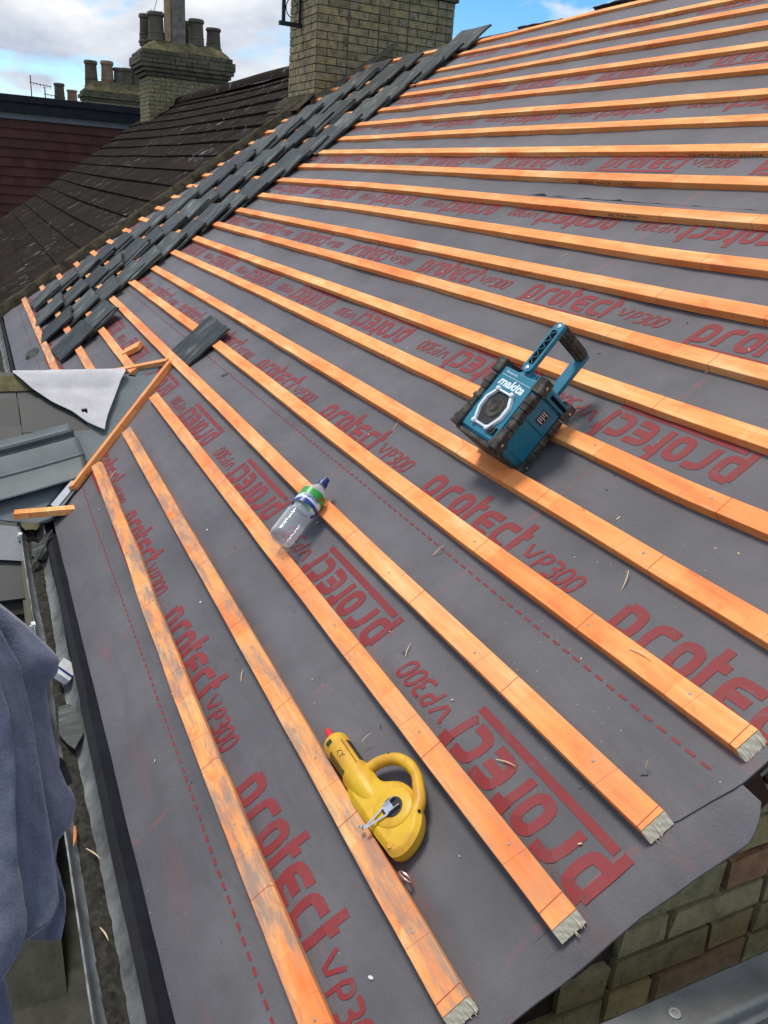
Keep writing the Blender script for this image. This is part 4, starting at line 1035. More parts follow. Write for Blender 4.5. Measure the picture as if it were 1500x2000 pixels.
splinter(ROOF, (-.47, 1.135, -.012), R(-65), .05, .0022, 'pale splinter hanging from the lower edge of the sixth batten', tilt=-.2)
splinter(ROOF, (-.30, .99, .002), R(8), .06, .0028, 'frayed splinter lifting from the upper edge of the fifth batten', tilt=.12)
splinter(ROOF, (-.58, .47, -.010), R(75), .03, .002, 'tiny splinter beside the red tip of the chalk reel', tilt=.3)
splinter(ROOF, (-.10, .842, -.015), R(75), .018, .002, 'tiny splinter by the sawn end of the fourth batten', tilt=.9)
splinter(ROOF, (-2.86, .245, -.02), R(-40), .09, .0022, 'white splinter near the top end of the lowest batten', tilt=.05)
splinter(ROOF, (-3.12, .355, -.02), R(170), .07, .0025, 'white splinter near the top end of the second batten', tilt=.05)
mb = MB(); r_ = random.Random(99)
for i in range(170):                                                 # sawdust, chips and crumbs nobody could count
    u = -r_.random() ** 1.6 * 5.5; v = r_.uniform(.0, 1.9); s_ = r_.uniform(.0008, .0026); a = r_.uniform(0, 3.1)
    k = v / GAUGE; d = k - math.floor(k)
    if d > .70 or (d < .08): continue
    if u > -.02 or -4.9 < u < -2.8 and v < .85: continue
    mb.box((-s_ * r_.uniform(1, 3.5), -s_ * .6, 0), (s_ * r_.uniform(1, 3), s_ * .6, s_ * .6), M4=T(u, v, hmem(u, v) + .0035) @ RZ(a), mi=r_.randrange(2))
o = mb.build('crumbs', ['splinter', 'slate'], mat4=ROOF.copy()); tag(o, 'scattered wood crumbs and slate grit on the membrane', 'debris', kind='stuff')
def pebble(u, v, s_, label, mat, cat, ang=0.3):
    mb = MB(); mb.prism([(s_ * math.cos(a) * (1.5 if True else 1), s_ * .8 * math.sin(a)) for a in [i * math.pi / 4 for i in range(8)]], 0, s_ * .3, top_scale=.7)
    o = mb.build('chip', mat, mat4=ROOF @ T(u, v, hmem(u, v) + .002) @ RZ(ang), smooth=False); tag(o, label, cat)
for i_, (u_, v_, a_) in enumerate(((-2.35, 1.31, .5), (-3.1, 2.28, 1.2), (-1.9, 2.07, .9), (-.72, .66, 2.2), (-1.05, .30, 2.6), (-.33, .66, .4), (-1.62, 1.12, 1.9))):
    splinter(ROOF, (u_, v_, hmem(u_, v_) + .004), a_, .028 + .004 * i_, .0018, ('pale straw left of the radio between the sixth and seventh battens', 'pale straw high up, just below the twelfth batten', 'pale straw high to the right, below the eleventh batten', 'pale straw near the red lettering below the bottle', 'pale straw between the first and second battens', 'pale straw lying on the largest red lettering below the fourth batten', 'pale straw between bottle and radio')[i_], tilt=.05)
pebble(-.150, .262, .0042, 'small white chip on the membrane near the bottom between the lowest battens', 'white', 'chip', .5)
pebble(-1.51, .303, .0042, 'small white chip between the first and second battens', 'white', 'chip')
pebble(-1.86, .439, .0042, 'small white chip between the second and third battens', 'white', 'chip')
pebble(-1.205, .121, .0040, 'small white chip beside the lower edge of the lowest batten', 'white', 'chip')
pebble(-3.05, .899, .018, 'dark oval slate flake on the membrane above the fourth batten', 'slate', 'slate flake', .9)
pebble(-6.0, .062, .075, 'dark oval slate flake on the membrane by the far gutter', 'slate', 'slate flake', -.2)
mb = MB(); mb.prism([(0, 0), (.05, .012), (.09, .0), (.11, -.02), (.06, -.03), (.02, -.02)], 0, .008, top_scale=.8); o = mb.build('chip', 'slate', mat4=ROOF @ T(-3.35, .80, -.022)); tag(o, 'black crumb of slate in the shadow of the single loose slate', 'slate flake')

# orange offcut bridging the gutter at the valley foot
oc = MB(); oc.box((-.025, -.145, 0), (.025, .145, .0255)); o = oc.build('batten_offcut', 'wood', mat4=T(-2.83, -.062, 5.958) @ RZ(R(-8)) @ RX(R(3)), bevel=.001)
o.data.attributes.new('grime', 'FLOAT', 'FACE'); tag(o, 'short orange batten offcut lying across the gutter at the valley foot', 'batten offcut')

# cigarette packet
pk = empty('cigarette_packet', T(-1.66, -.122, 5.893) @ RZ(R(-14)) @ RX(R(52)) @ RY(R(-8)), 'crumpled white and blue cigarette packet standing in the gutter', 'packet')
mb = MB(); mb.box((-.043, -.010, -.026), (.018, .010, .026), jit=.0015); mb.build('carton', 'white', parent=pk, bevel=.001)
mb = MB(); mb.box((.018, -.0102, -.0262), (.034, .0102, .0262), jit=.001); mb.build('blue_band', 'blue', parent=pk)
mb = MB(); mb.box((.034, -.009, -.024), (.052, .012, .022), jit=.003); mb.build('torn_lid', 'white', parent=pk)

# lower flat roof beyond the gutter
mb = MB(); mb.box((-2.0, -3.2, 4.70), (2.4, -.10, 4.98)); o = mb.build('flat_roof', 'darkfelt'); tag(o, 'dark felted flat roof far below the gutter', 'flat roof')
mb = MB(); mb.box((-2.0, -.72, 4.985), (2.4, -.62, 5.16), jit=.01); o = mb.build('parapet_kerb', 'flaunch'); tag(o, 'mossy kerb along the low flat roof', 'kerb')

# ------------------------------------------------------------------ gable wall
gw = empty('gable_wall', T(0, 0, 0), 'dirty yellow brick gable wall under the membrane edge', 'wall')
def under(c): return c.z + .04 < 6 + (c.y - .11) * math.tan(TH) - .062 and c.y > -.05
mb = MB(); brick_wall(mb, (-.012, -.06, 4.6), (0, 1, 0), (0, 0, 1), (1, 0, 0), 4.0, 4.4, clip=under, seed=3, jit=.0045, depth=.017, mj=.013, bond='flemish')
mb.build('bricks', 'gable', parent=gw)
mb = MB(); prf = [(-.05, 4.6)]
mb.poly([(-.010, -.05, 4.6), (-.010, 4.0, 4.6), (-.010, 4.0, 6 + 4.0 * math.tan(TH) - .06), (-.010, -.05, 5.93)]); mb.poly([(-.15, -.05, 4.6), (-.010, -.05, 4.6), (-.010, -.05, 5.93), (-.15, -.05, 5.93)])
mb.build('mortar_bed', 'darkmortar', parent=gw)
mb = MB(); r_ = random.Random(12); v = .0
while v < 4.2:                                                       # cut dark red bricks packed under the verge
    ln = r_.uniform(.07, .11); mb.box((-.10, v, -.150), (.008 + r_.uniform(-.006, .006), v + ln - .008, -.048), tint=r_.random(), jit=.004); v += ln
mb.build('verge_bricks', 'redbrick', parent=gw, mat4=ROOF.copy())
mb = MB(); rows = []
for i in range(80):
    v = .0 + 4.3 * i / 79; rows.append([(.022 + .006 * nz(v * 9, 1), v, -.0335), (.026 + .007 * nz(v * 11, 2), v, -.041), (.008, v, -.050)])
mb.grid(rows); mb.build('verge_mortar', 'darkmortar', parent=gw, mat4=ROOF.copy())

# aluminium beam beside the gable
bm_ = empty('aluminium_beam', T(.13, .6, 6.19), 'dull aluminium ladder beam with a rivet at the bottom right', 'beam')
mb = MB(); prof = [(-.034, -.012), (-.034, -.001), (-.031, .002), (-.018, .0), (.020, .0), (.026, .004), (.033, .004), (.037, .0), (.038, -.016), (.050, -.018), (.052, -.085), (.046, -.09), (-.034, -.09)]
rows = [[(x, y, z) for x, z in prof] for y in [-.9 + 2.6 * i / 12 for i in range(13)]]
mb.grid(rows, closed_u=True); mb.build('rail', 'alloy', parent=bm_, smooth=True, angle=50)
mb = MB(); mb.lathe([(.010, 0), (.010, .003), (.0075, .0045), (.0055, .004), (.0045, .001)], 16, T(-.002, .022, .0)); mb.build('rivet', 'steel', parent=bm_, smooth=True)
mb = MB(); mb.box((.10, -.9, -.22), (.32, 1.7, -.18)); mb.build('timber_rail', 'oldwood', parent=None, mat4=T(.13, .6, 6.0)); bpy.data.objects['timber_rail']['label'] = 'brown scaffold plank just beyond the aluminium beam'; bpy.data.objects['timber_rail']['category'] = 'plank'
bpy.data.objects['timber_rail'].name = 'scaffold_plank'

# ------------------------------------------------------------------ teal jobsite radio
axr = Matrix(((0.9868, -0.1584, 0.0327), (0.018, 0.3086, 0.951), (-0.1607, -0.9379, 0.3074))).to_4x4()
RAD = ROOF @ T(-1.0709, 1.2963, .0892) @ axr
rd = empty('radio', RAD @ T(0, 0, -.111), 'teal jobsite radio with a raised handle standing between two battens', 'radio')
RI = T(0, 0, .111)
W2, D2_, H2 = .088, .066, .111
def rounded(x0, x1, y0, y1, r, n=4):
    P = []
    for cx, cy, a0 in ((x1 - r, y1 - r, 0), (x0 + r, y1 - r, 90), (x0 + r, y0 + r, 180), (x1 - r, y0 + r, 270)):
        for i in range(n + 1): a = R(a0 + 90 * i / n); P.append((cx + r * math.cos(a), cy + r * math.sin(a)))
    return P
mb = MB(); rows = []
for z, ins in ((-.108, .010), (-.102, .003), (-.09, 0), (.05, 0), (.086, .002), (.100, .010), (.110, .022)):
    rows.append([(x, y, z) for x, y in rounded(-W2 + ins, W2 - ins, -D2_ + ins, D2_ - ins, .012)])
mb.grid(rows, closed_u=True); mb.poly(list(reversed(rows[0]))); mb.poly(rows[-1]); mb.build('body', 'teal', parent=rd, mat4=RI, smooth=True, angle=35)
# raised panels, seams and ribs
mb = MB()
mb.box((-.066, -D2_ - .004, -.098), (.066, -D2_ + .004, .092)); mb.build('front_panel', 'teal', parent=rd, mat4=RI, bevel=.002)
mb = MB(); mb.box((W2 - .003, -.048, -.088), (W2 + .003, .048, -.005)); mb.box((W2 - .003, -.048, .000), (W2 + .003, .048, .066)); mb.build('side_panel', 'teal', parent=rd, mat4=RI, bevel=.0015)
mb = MB(); mb.box((W2 - .014, -.045, .072), (W2 + .010, .064, .098)); mb.build('handle_housing', 'teal', parent=rd, mat4=RI, bevel=.004)
mb = MB(); mb.box((W2 - .004, -.030, .0805), (W2 + .0115, .050, .0905)); mb.build('handle_slot', 'darkhole', parent=rd, mat4=RI)
mb = MB()
for i in range(6): mb.box((.018 + i * .009, -.058, .098), (.022 + i * .009, -.020, .1125))
mb.build('top_ribs', 'teal', parent=rd, mat4=RI, bevel=.001)
mb = MB(); mb.box((-.058, -.060, .096), (-.022, -.036, .106)); mb.build('top_recess', 'darkhole', parent=rd, mat4=RI)
# rubber bumpers: stepped ones on each upright edge
def bumper(sx, sy):
    mb = MB(); x, y = sx * (W2 - .004), sy * (D2_ - .004)
    def blk(z0, z1, e, tx=.0):
        pr = rounded(-.0125 - e, .0125 + e, -.0125 - e, .0125 + e, .005, 2); mb.prism([(x + px, y + py) for px, py in pr], z0, z1, top_scale=.93)
    blk(-.112, -.082, .006); blk(-.084, -.050, .002); blk(-.048, .010, -.001); blk(-.020, -.008, .002); blk(.012, .060, .001); blk(.030, .038, .003); blk(.066, .110, .005)
    o = mb.build('corner_bumper', 'rubber', parent=rd, mat4=RI, bevel=.002)
    for z in (-.092, .090):
        m2 = MB(); m2.lathe([(.0045, 0), (.0045, .0015), (.0028, .0022)], 10, RI @ T(x + sx * .0175, y + sy * .002, z) @ RY(R(90 * sx))); m2.build('screw', 'chrome', parent=o, mat4=RI.inverted())
for sx in (-1, 1):
    for sy in (-1, 1): bumper(sx, sy)
mb = MB(); mb.box((-W2 + .01, -D2_ - .002, -.118), (W2 - .01, D2_, -.106)); mb.build('base', 'rubber', parent=rd, mat4=RI, bevel=.003)
# speaker: long hexagon on the front
hx = [(-.026, .026), (.026, .026), (.043, -.004), (.043, -.036), (.026, -.074), (-.026, -.074), (-.043, -.036), (-.043, -.004)]
FR = Matrix(((1, 0, 0, 0), (0, 0, -1, -D2_ - .0045), (0, 1, 0, 0), (0, 0, 0, 1)))       # draws x,y on the front, z outwards
mb = MB(); n_ = len(hx); o1 = [Vector((x * 1.22, (y + .02) * 1.12 - .02, 0)) for x, y in hx]; o2 = [Vector((x * 1.16, (y + .02) * 1.08 - .02, .007)) for x, y in hx]; o3 = [Vector((x * .98, (y + .02) * .98 - .02, .008)) for x, y in hx]; o4 = [Vector((x * .92, (y + .02) * .95 - .02, .0)) for x, y in hx]
mb.grid([[FR @ p for p in ring] for ring in (o1, o2, o3, o4)], closed_u=True); sf = mb.build('speaker_frame', 'silver', parent=rd, mat4=RI, smooth=True, angle=30)
for q in (0, 1, 4, 5):
    m2 = MB(); m2.lathe([(.007, 0), (.007, .010), (.004, .012)], 10, FR @ T(hx[q][0] * 1.08, (hx[q][1] + .02) * 1.05 - .02, 0)); m2.build('frame_boss', 'silver', parent=sf)
mb = MB(); mb.poly([FR @ Vector((p.x, p.y, .0012)) for p in o4]); sp_ = mb.build('speaker_mesh', 'black', parent=rd, mat4=RI)
mb = MB(); mb.lathe([(.030, .0016), (.027, .004), (.012, .0022), (.010, .005), (.001, .006)], 24, FR @ T(0, -.021, 0)); mb.build('speaker_cone', 'rubber', parent=sp_, smooth=True)
mb = MB(); mb.box((.034, -D2_ - .010, -.085), (.058, -D2_, -.062)); mb.box((.040, -D2_ - .013, -.080), (.050, -D2_, -.067)); mb.build('socket_cover', 'black', parent=rd, mat4=RI, bevel=.002)
mb = MB(); add_text(mb, 'makita', .034, lambda x, y: FR @ Vector((x - .050, y + .0415, .0006)), shear=.25, bold=.0012, fit=.100)
mb.build('maker_lettering', 'letter_white', parent=rd, mat4=RI)
mb = MB(); add_text(mb, 'Bluetooth', .011, lambda x, y: FR @ Vector((x - .048, y + .078, .0006)), fit=.044); mb.build('small_lettering', 'letter_white', parent=rd, mat4=RI)
mb = MB(); mb.box((-.058, -D2_ - .0047, .0695), (.058, -D2_ - .003, .0705)); mb.build('panel_line', 'letter_white', parent=rd, mat4=RI)
SD = Matrix(((0, 0, 1, W2 + .0032), (1, 0, 0, 0), (0, 1, 0, 0), (0, 0, 0, 1)))
mb = MB(); mb.box((-.016, .014, 0), (.016, .050, .0008), M4=SD); pl = mb.build('rating_plate', 'black', parent=rd, mat4=RI)
mb = MB()
for q in range(5): mb.box((-.013, .019 + q * .0062, .0008), (.013 - (q % 2) * .008, .0215 + q * .0062, .0012), M4=SD)
mb.build('plate_print', 'white', parent=pl)
# handle
hd = MB()
def arm(y, s_):
    P = rounded(-.017, .017, 0, .160, .0165, 6); P = [(a, b) for a, b in P]
    m_ = Matrix(((1, 0, 0, .004), (0, 0, 1, y), (0, 1, 0, .100), (0, 0, 0, 1))); hd.prism(P, -.007, .007, M4=m_)
arm(-.066, 1); arm(.069, -1); ha = hd.build('handle', 'teal', parent=rd, mat4=RI, bevel=.0018)
mb = MB(); mb.prism(rounded(-.0095, .0095, .026, .134, .006, 3), .0, .0008, M4=Matrix(((1, 0, 0, .004), (0, 0, -1, -.0732), (0, 1, 0, .100), (0, 0, 0, 1)))); mb.build('arm_recess', 'darkhole', parent=ha)
mb = MB()
for q in range(8):
    z = .134 + q * .0130; mb.box((-.0095, -.0750, -.0008), (.0095, -.0732, .0008), M4=T(.004, 0, z) @ RY(R(35 * (-1) ** q)))
mb.build('arm_ribs', 'teal', parent=ha)
for z in (.113, .247):
    mb = MB(); mb.lathe([(.0055, 0), (.0055, .001), (.003, .0018)], 12, Matrix(((1, 0, 0, .004), (0, 0, -1, -.0732), (0, 1, 0, z), (0, 0, 0, 1)))); mb.build('screw', 'chrome', parent=ha)
mb = MB(); pr = []
for q in range(40):
    a = 2 * math.pi * q / 40; rr = .0165 + (.0018 if q % 4 < 2 else -.0006); pr.append((rr * math.cos(a), rr * math.sin(a) * 1.1))
mb.prism(pr, -.059, .062, M4=Matrix(((1, 0, 0, .004), (0, 0, 1, 0), (0, 1, 0, .243), (0, 0, 0, 1)))); mb.build('grip', 'rubber', parent=ha)

# ------------------------------------------------------------------ yellow chalk-line reel
def rel(pts, n0, n1): return [relevel(a, b, n0, n1) for a, b in pts]
body = [[-0.4777, 0.3983], [-0.4404, 0.3885], [-0.3967, 0.3906], [-0.3429, 0.3926], [-0.2851, 0.3978], [-0.2697, 0.398], [-0.2586, 0.4072], [-0.2531, 0.4258], [-0.2604, 0.4539], [-0.2781, 0.4797], [-0.3062, 0.4964], [-0.3564, 0.504], [-0.3884, 0.4955], [-0.4058, 0.4816], [-0.419, 0.4660], [-0.4352, 0.4604], [-0.4552, 0.4604], [-0.4845, 0.4562], [-0.5049, 0.4371], [-0.5, 0.4151]]
BZ = .008; body = rel(body, .03, BZ)
cxb = -.36; cyb = .44
ce = empty('chalk_line_reel', ROOF @ T(cxb, cyb, -.025), 'yellow chalk-line reel with handle, crank and powder bottle leaning on the second batten', 'chalk line')
# smooth the outline
def smooth_closed(P, it=2):
    for _ in range(it):
        Q = []
        for i in range(len(P)):
            a, b = P[i], P[(i + 1) % len(P)]; Q.append((a[0] * .75 + b[0] * .25, a[1] * .75 + b[1] * .25)); Q.append((a[0] * .25 + b[0] * .75, a[1] * .25 + b[1] * .75))
        P = Q
    return P
bp = smooth_closed(body, 2)
def inset(P, d):
    n = len(P); out_ = []
    ar = sum(P[i][0] * P[(i + 1) % n][1] - P[(i + 1) % n][0] * P[i][1] for i in range(n)); sg = 1 if ar > 0 else -1
    for i in range(n):
        a, b = P[i - 1], P[(i + 1) % n]; tx, ty = b[0] - a[0], b[1] - a[1]; l_ = math.hypot(tx, ty) + 1e-9
        out_.append((P[i][0] - sg * ty / l_ * d * -1 * -1, P[i][1] + sg * tx / l_ * d))
    return out_
hh = .039
levels = [(.010, 0), (.003, .005), (.0, .015), (.0, .030), (.002, .031), (.006, .0365), (.012, hh)]
mb = MB(); rows = []
for d, z in levels: rows.append([(x - cxb, y - cyb, z) for x, y in inset(bp, d + .0025)])
mb.grid(rows, closed_u=True); mb.poly(list(reversed(rows[0]))); mb.poly(rows[-1]); cb = mb.build('body', 'yellow', parent=ce, smooth=True, angle=55)
ho = [[-0.4866, 0.4572], [-0.484, 0.4804], [-0.4609, 0.5119], [-0.4276, 0.5296], [-0.3876, 0.5327], [-0.3529, 0.524], [-0.3132, 0.5028]]
hi_ = [[-0.4572, 0.4580], [-0.4506, 0.4821], [-0.4344, 0.5045], [-0.4079, 0.5136], [-0.3819, 0.5129], [-0.363, 0.5032], [-.335, .490]]
ho.append([-.2900, .4700]); hi_.append([-.315, .462]); ho.insert(0, [-.487, .435]); hi_.insert(0, [-.462, .437])
ho = rel(ho, .03, BZ); hi_ = rel(hi_, .03, BZ)
cen = [((a[0] + b[0]) / 2, (a[1] + b[1]) / 2) for a, b in zip(ho, hi_)]; rad = [max(.0085, math.hypot(a[0] - b[0], a[1] - b[1]) / 2) for a, b in zip(ho, hi_)]
rad = [min(r_, .0125) for r_ in rad]
fin = []; fr_ = []
for i in range(len(cen) - 1):
    for q in range(4):
        t = q / 4; p0, p1, p2, p3 = cen[max(0, i - 1)], cen[i], cen[i + 1], cen[min(len(cen) - 1, i + 2)]
        f = lambda k: .5 * (2 * p1[k] + (p2[k] - p0[k]) * t + (2 * p0[k] - 5 * p1[k] + 4 * p2[k] - p3[k]) * t * t + (-p0[k] + 3 * p1[k] - 3 * p2[k] + p3[k]) * t ** 3)
        fin.append((f(0) - cxb, f(1) - cyb, .026)); fr_.append(rad[i] + (rad[i + 1] - rad[i]) * t)
mb = MB(); mb.tube(fin, fr_, 14); mb.build('handle', 'yellow', parent=ce, smooth=True)
# raised drum face, hub and crank
dc = relevel(-.3374, .4536, .06, .030); dcx, dcy = dc[0] - cxb, dc[1] - cyb
mb = MB(); mb.lathe([(.043, hh - .006), (.041, hh + .001), (.038, hh + .003), (.020, hh + .003)], 40, T(dcx, dcy, 0)); mb.build('drum_cover', 'yellow', parent=ce, smooth=True)
mb = MB(); mb.lathe([(.0215, hh + .003), (.0215, hh + .0042), (.0205, hh + .0045)], 32, T(dcx, dcy, 0)); mb.build('hub', 'black', parent=ce, smooth=True)
for (a_, b_, r_) in ((-.4340, .4440, .0028), (-.4400, .4150, .0026), (-.3050, .4140, .0026), (-.2820, .4320, .0026), (-.3130, .4880, .0026), (-.4720, .5030, .0018), (-.2930, .4105, .0062)):
    q = relevel(a_, b_, .03, .02); mb = MB(); mb.lathe([(r_, hh - .002), (r_, hh + .0022 if r_ < .005 else hh + .0006)], 14, T(q[0] - cxb, q[1] - cyb, -.004 if r_ < .005 else 0.0)); mb.build('screw_hole', 'darkhole' if r_ < .005 else 'yellow', parent=cb)
cr0 = Vector((dcx, dcy, hh + .006)); tipc = relevel(-.334, .390, .07, .036); tv = Vector((tipc[0] - cxb, tipc[1] - cyb, hh + .006)); dv = (tv - cr0); Lc = dv.length; ac = math.atan2(dv.y, dv.x)
MC = T(*cr0) @ RZ(ac)
outl = [(-.012, -.0115), (.018, -.0115), (Lc - .008, -.0045), (Lc, -.003), (Lc, .003), (Lc - .008, .0045), (.018, .0115), (-.012, .0115)]
inn = [(.016, -.0070), (.030, -.0062), (Lc - .012, -.0016), (Lc - .010, 0), (Lc - .012, .0016), (.030, .0062), (.016, .0070)]
mb = MB()
for sgn in (-1, 1):
    mb.prism([(.012, sgn * .0115), (Lc, sgn * .0030), (Lc, 0), (Lc - .010, 0), (.016, sgn * .0072)] if sgn < 0 else [(.016, .0072), (Lc - .010, 0), (Lc, 0), (Lc, .0030), (.012, .0115)], 0, .0018, M4=MC)
mb.box((-.002, -.0112, .0001), (.0165, .0112, .0019), M4=MC)
mb.box((-.014, -.0118, -.001), (.012, -.0102, .006), M4=MC); mb.box((-.014, .0102, -.001), (.012, .0118, .006), M4=MC)
mb.build('crank_arm', 'chrome', parent=ce)
sb = relevel(-.349, .3865, .06, .03); mb = MB(); mb.lathe([(.0015, -.006), (.0042, -.004), (.0050, 0), (.0042, .004), (.0015, .006)], 14, T(sb[0] - cxb, sb[1] - cyb, hh + .002)); mb.build('crank_knob', 'chrome', parent=ce, smooth=True)
mb = MB(); rp = [(-.2500 + .016 * math.cos(a * .45) - cxb, .398 - cyb + .0045 * math.cos(a * .45 + 1), .012 + .006 * math.sin(a * .45)) for a in range(15)]
mb.tube(rp, .0016, 6); mb.tube([(p[0] + .004, p[1] + .002, p[2] + .004) for p in rp], .0014, 6); mb.build('line_ring', 'copper', parent=ce, smooth=True)
# powder bottle
pa = relevel(-.600, .4255, .03, .012); pb = relevel(-.47, .427, .03, .012); bx = Vector((pb[0] - pa[0], pb[1] - pa[1], 0)); ang = math.atan2(bx.y, bx.x)
bt = empty('b', WORLD, None, None); bpy.data.objects.remove(bt)
MBt = T(pa[0] - cxb, pa[1] - cyb, .029) @ RZ(ang) @ RY(R(94))
mb = MB(); mb.lathe([(.010, -.003), (.024, .002), (.0275, .007), (.0285, .014), (.0285, .15)], 32, MBt); pwb = mb.build('powder_bottle', 'yellow', parent=ce, smooth=True)
mb = MB(); mb.lathe([(.0105, -.002), (.0098, -.016), (.0070, -.034), (.0030, -.043), (.0010, -.045)], 16, MBt); mb.build('red_nozzle', 'red', parent=ce, smooth=True)
mb = MB(); mb.lathe([(.0288, .108), (.0312, .110), (.0318, .116), (.0315, .150), (.0295, .172), (.026, .192), (.019, .212), (.010, .224), (.001, .228)], 36, MBt); mb.build('bottle_collar', 'yellow', parent=ce, smooth=True)
mb = MB()
def cylpt(s_, a, r=.0287): return MBt @ Vector((r * math.cos(a), r * math.sin(a), s_))
def cpatch(s0, s1, a0, a1, n=6):
    mb.grid([[cylpt(s0 + (s1 - s0) * i / 3, a0 + (a1 - a0) * j / n) for j in range(n + 1)] for i in range(4)])
# local +x of the lathe turned: angle pi faces upward (+n)
cpatch(.014, .026, math.pi + .05, math.pi + .60); cpatch(.040, .115, math.pi + .55, math.pi + 1.35); cpatch(.034, .100, math.pi - 1.5, math.pi - .95); cpatch(.030, .110, math.pi - .62, math.pi - .56)
mb.build('black_print', 'blackink', parent=pwb)
mb = MB(); r_ = random.Random(4)
for row_ in range(7): 
    a = math.pi + .62 + row_ * .10; add_text(mb, ''.join(r_.choice('lnmoiecr ') for _ in range(18)), .0032, lambda x, y: cylpt(.043 + x, a - y / .0287, .0289), fit=.068)
mb.build('label_print', 'yellow', parent=pwb)
mb = MB(); add_text(mb, 'KY', .020, lambda x, y: cylpt(.052 + x, math.pi + .28 - y / .0287, .0288), fit=.024); mb.build('label_word', 'blackink', parent=pwb)

# ------------------------------------------------------------------ water bottle across battens three and four
ca = relevel(-1.462, .822, .06, .036); cbm = relevel(-1.345, .604, .06, .036)
d = Vector((ca[0] - cbm[0], ca[1] - cbm[1], 0)); LB = d.length; ab = math.atan2(d.y, d.x)
wb = empty('water_bottle', ROOF @ T(cbm[0], cbm[1], .041) @ RZ(ab), 'clear plastic water bottle with a blue cap resting across the third and fourth battens', 'bottle')
RB = RY(R(90)); k_ = LB / .250
prof = [(.010, .006), (.026, .001), (.031, .005), (.0335, .012)]
z = .018
while z < .105: prof += [(.0346, z), (.0328, z + .005)]; z += .010
prof += [(.029, .112), (.027, .122), (.030, .130), (.0345, .136), (.0345, .178), (.0335, .187), (.026, .202), (.017, .216), (.0135, .222), (.0135, .228)]
mb = MB(); mb.lathe([(r * (1.16 if zz < .20 else 1.0 + .16 * max(0, (.222 - zz) / .022)), zz * k_) for r, zz in prof], 32, RB); mb.build('bottle_shell', 'pet', parent=wb, smooth=True, angle=70)
mb = MB(); mb.lathe([(.0407, .128 * k_), (.0407, .186 * k_)], 36, RB, cap=False); lb = mb.build('label_band', 'blabel', parent=wb, smooth=True)
lb.data.transform(T(-.128 * k_, 0, 0)); lb.location = (.128 * k_, 0, 0)
mb = MB()
def bpt(x, y, r=.0411):                                              # wraps letters round the bottle, reading across it
    a = -.30 - x / r; return Vector((.150 * k_ + y, r * math.sin(a), r * math.cos(a)))
add_text(mb, 'Buxton', .022, bpt, bold=.0005, fit=.052); mb.build('label_lettering', 'blue', parent=wb)
mb = MB(); 
mb.grid([[Vector((x_ * k_, .0411 * math.sin(a), .0411 * math.cos(a))) for a in (-1.45, -1.58, -1.70)] for x_ in (.166, .174)]); mb.build('label_badge', 'red', parent=wb)
mb = MB(); mb.lathe([(.0155, .226 * k_), (.0158, .240 * k_), (.0125, .243 * k_), (.0120, .256 * k_), (.0105, .258 * k_)], 24, RB); mb.build('cap', 'blue', parent=wb, smooth=True, angle=30)

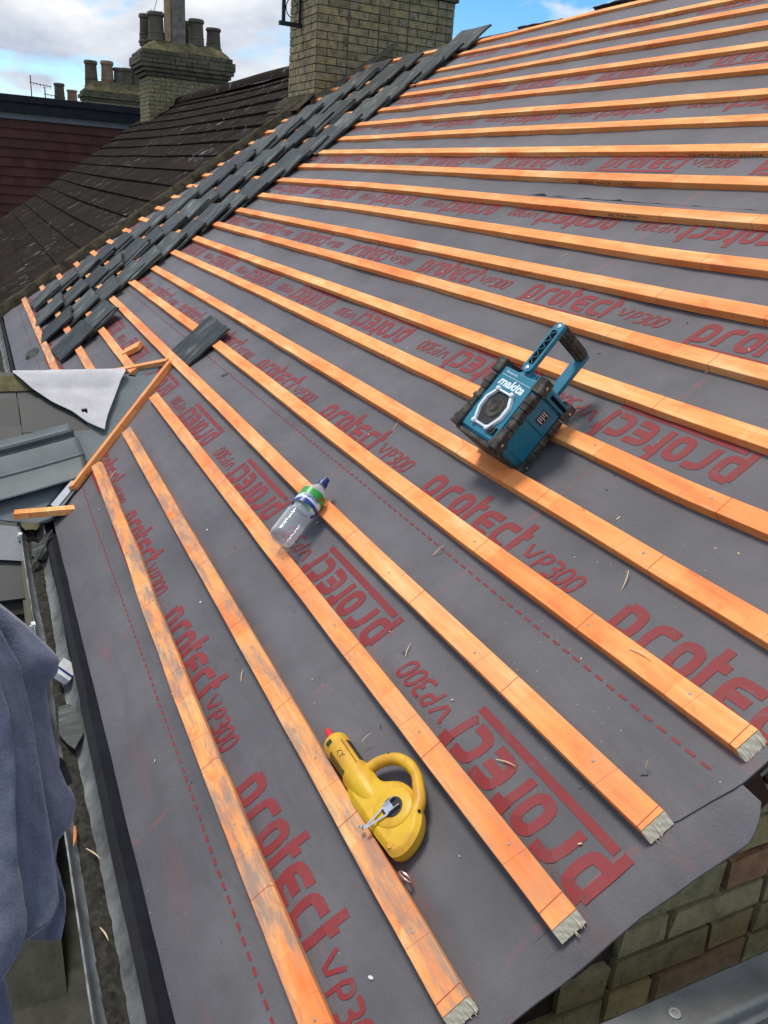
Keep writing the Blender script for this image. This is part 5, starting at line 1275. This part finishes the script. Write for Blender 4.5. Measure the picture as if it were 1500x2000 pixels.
# ------------------------------------------------------------------ hanging jacket at the lower left
jk = empty('jacket', T(-.15, -.35, 6.8), 'blue-grey fleece jacket hanging in folds at the left edge', 'jacket')
JI = jk.matrix_basis.inverted()
def unproj(px, py, dist):                                             # surveyed outline of the jacket, set on a hanging curtain in the world
    dvec = rot @ Vector(((px - 750) / 1627.79, -(py - 1000) / 1627.79, -1)); dvec.normalize(); return CAMP + dvec * dist
def panel(name, left, right, y0, y1, dist, amp, nf, ph, top_in=0.0, NR=60, NC=30):
    """left/right: edge polylines (image rows -> columns) of one hanging fold of cloth"""
    def li(P, y):
        for (a, xa), (b, xb) in zip(P, P[1:]):
            if a <= y <= b: return xa + (xb - xa) * (y - a) / (b - a)
        return P[-1][1] if y > P[-1][0] else P[0][1]
    rows = []
    for i in range(NR + 1):
        y = y0 + (y1 - y0) * i / NR; a, b = li(left, y), li(right, y); row = []
        for j in range(NC + 1):
            t = j / NC; x = a + (b - a) * t; gx = t * nf + ph + i / NR * .5
            gx += .25 * nz(x * .012, y * .004, ph); sn = math.sin(gx * 2 * math.pi); h = amp * (math.copysign(abs(sn) ** .6, sn) * .6 + .4 * math.sin(gx * 5 + 1.3)) + .012 * (1 - (2 * t - 1) ** 2) + .004 * nz(x * .05, y * .02, ph)
            row.append(unproj(x, y, dist - h))
        rows.append(row)
    mb = MB(); mb.grid(rows); o = mb.build(name, 'cloth', parent=jk, mat4=JI.copy(), smooth=True, angle=80)
    m_ = o.modifiers.new('th', 'SOLIDIFY'); m_.thickness = .003; m_.offset = -1; return o
panel('rear_fold', [(1180, -260), (1900, -120)], [(1180, -5), (1225, 52), (1270, 98), (1287, 113), (1310, 111), (1344, 90), (1370, 91), (1448, 104), (1482, 112), (1533, 131), (1560, 146), (1580, 145), (1608, 137), (1640, 112), (1680, 107), (1747, 128), (1781, 129), (1836, 117)], 1180, 1836, 1.16, .014, 2.5, .1)
panel('middle_fold', [(1200, -280), (1900, -140)], [(1195, -20), (1300, 40), (1400, 62), (1500, 78), (1600, 95), (1690, 108), (1760, 116), (1800, 100), (1832, 52)], 1195, 1832, 1.12, .016, 3.2, .55)
panel('front_fold', [(1195, -300), (1900, -200)], [(1195, -60), (1300, -10), (1400, 18), (1500, 30), (1600, 30), (1700, 34), (1780, 50), (1818, 50), (1860, 36), (1917, 0), (1960, -30)], 1195, 1960, 1.08, .014, 3.0, .2)
panel('sleeve', [(1800, -220), (2050, -200)], [(1800, -30), (1920, 10), (1980, 24), (2050, 34)], 1800, 2050, 1.14, .006, 1.2, .4)
mb = MB(); a = unproj(118, 1478, 1.14); b = unproj(133, 1527, 1.14); c = unproj(110, 1520, 1.14); e_ = unproj(122, 1490, 1.135)
mb.prism([(0, 0), (.006, -.004), (.016, -.03), (.010, -.036), (.0, -.012)], 0, .003, M4=T(*a) @ rot.to_4x4()); mb.build('zip_pull', 'black', parent=jk, mat4=JI.copy())
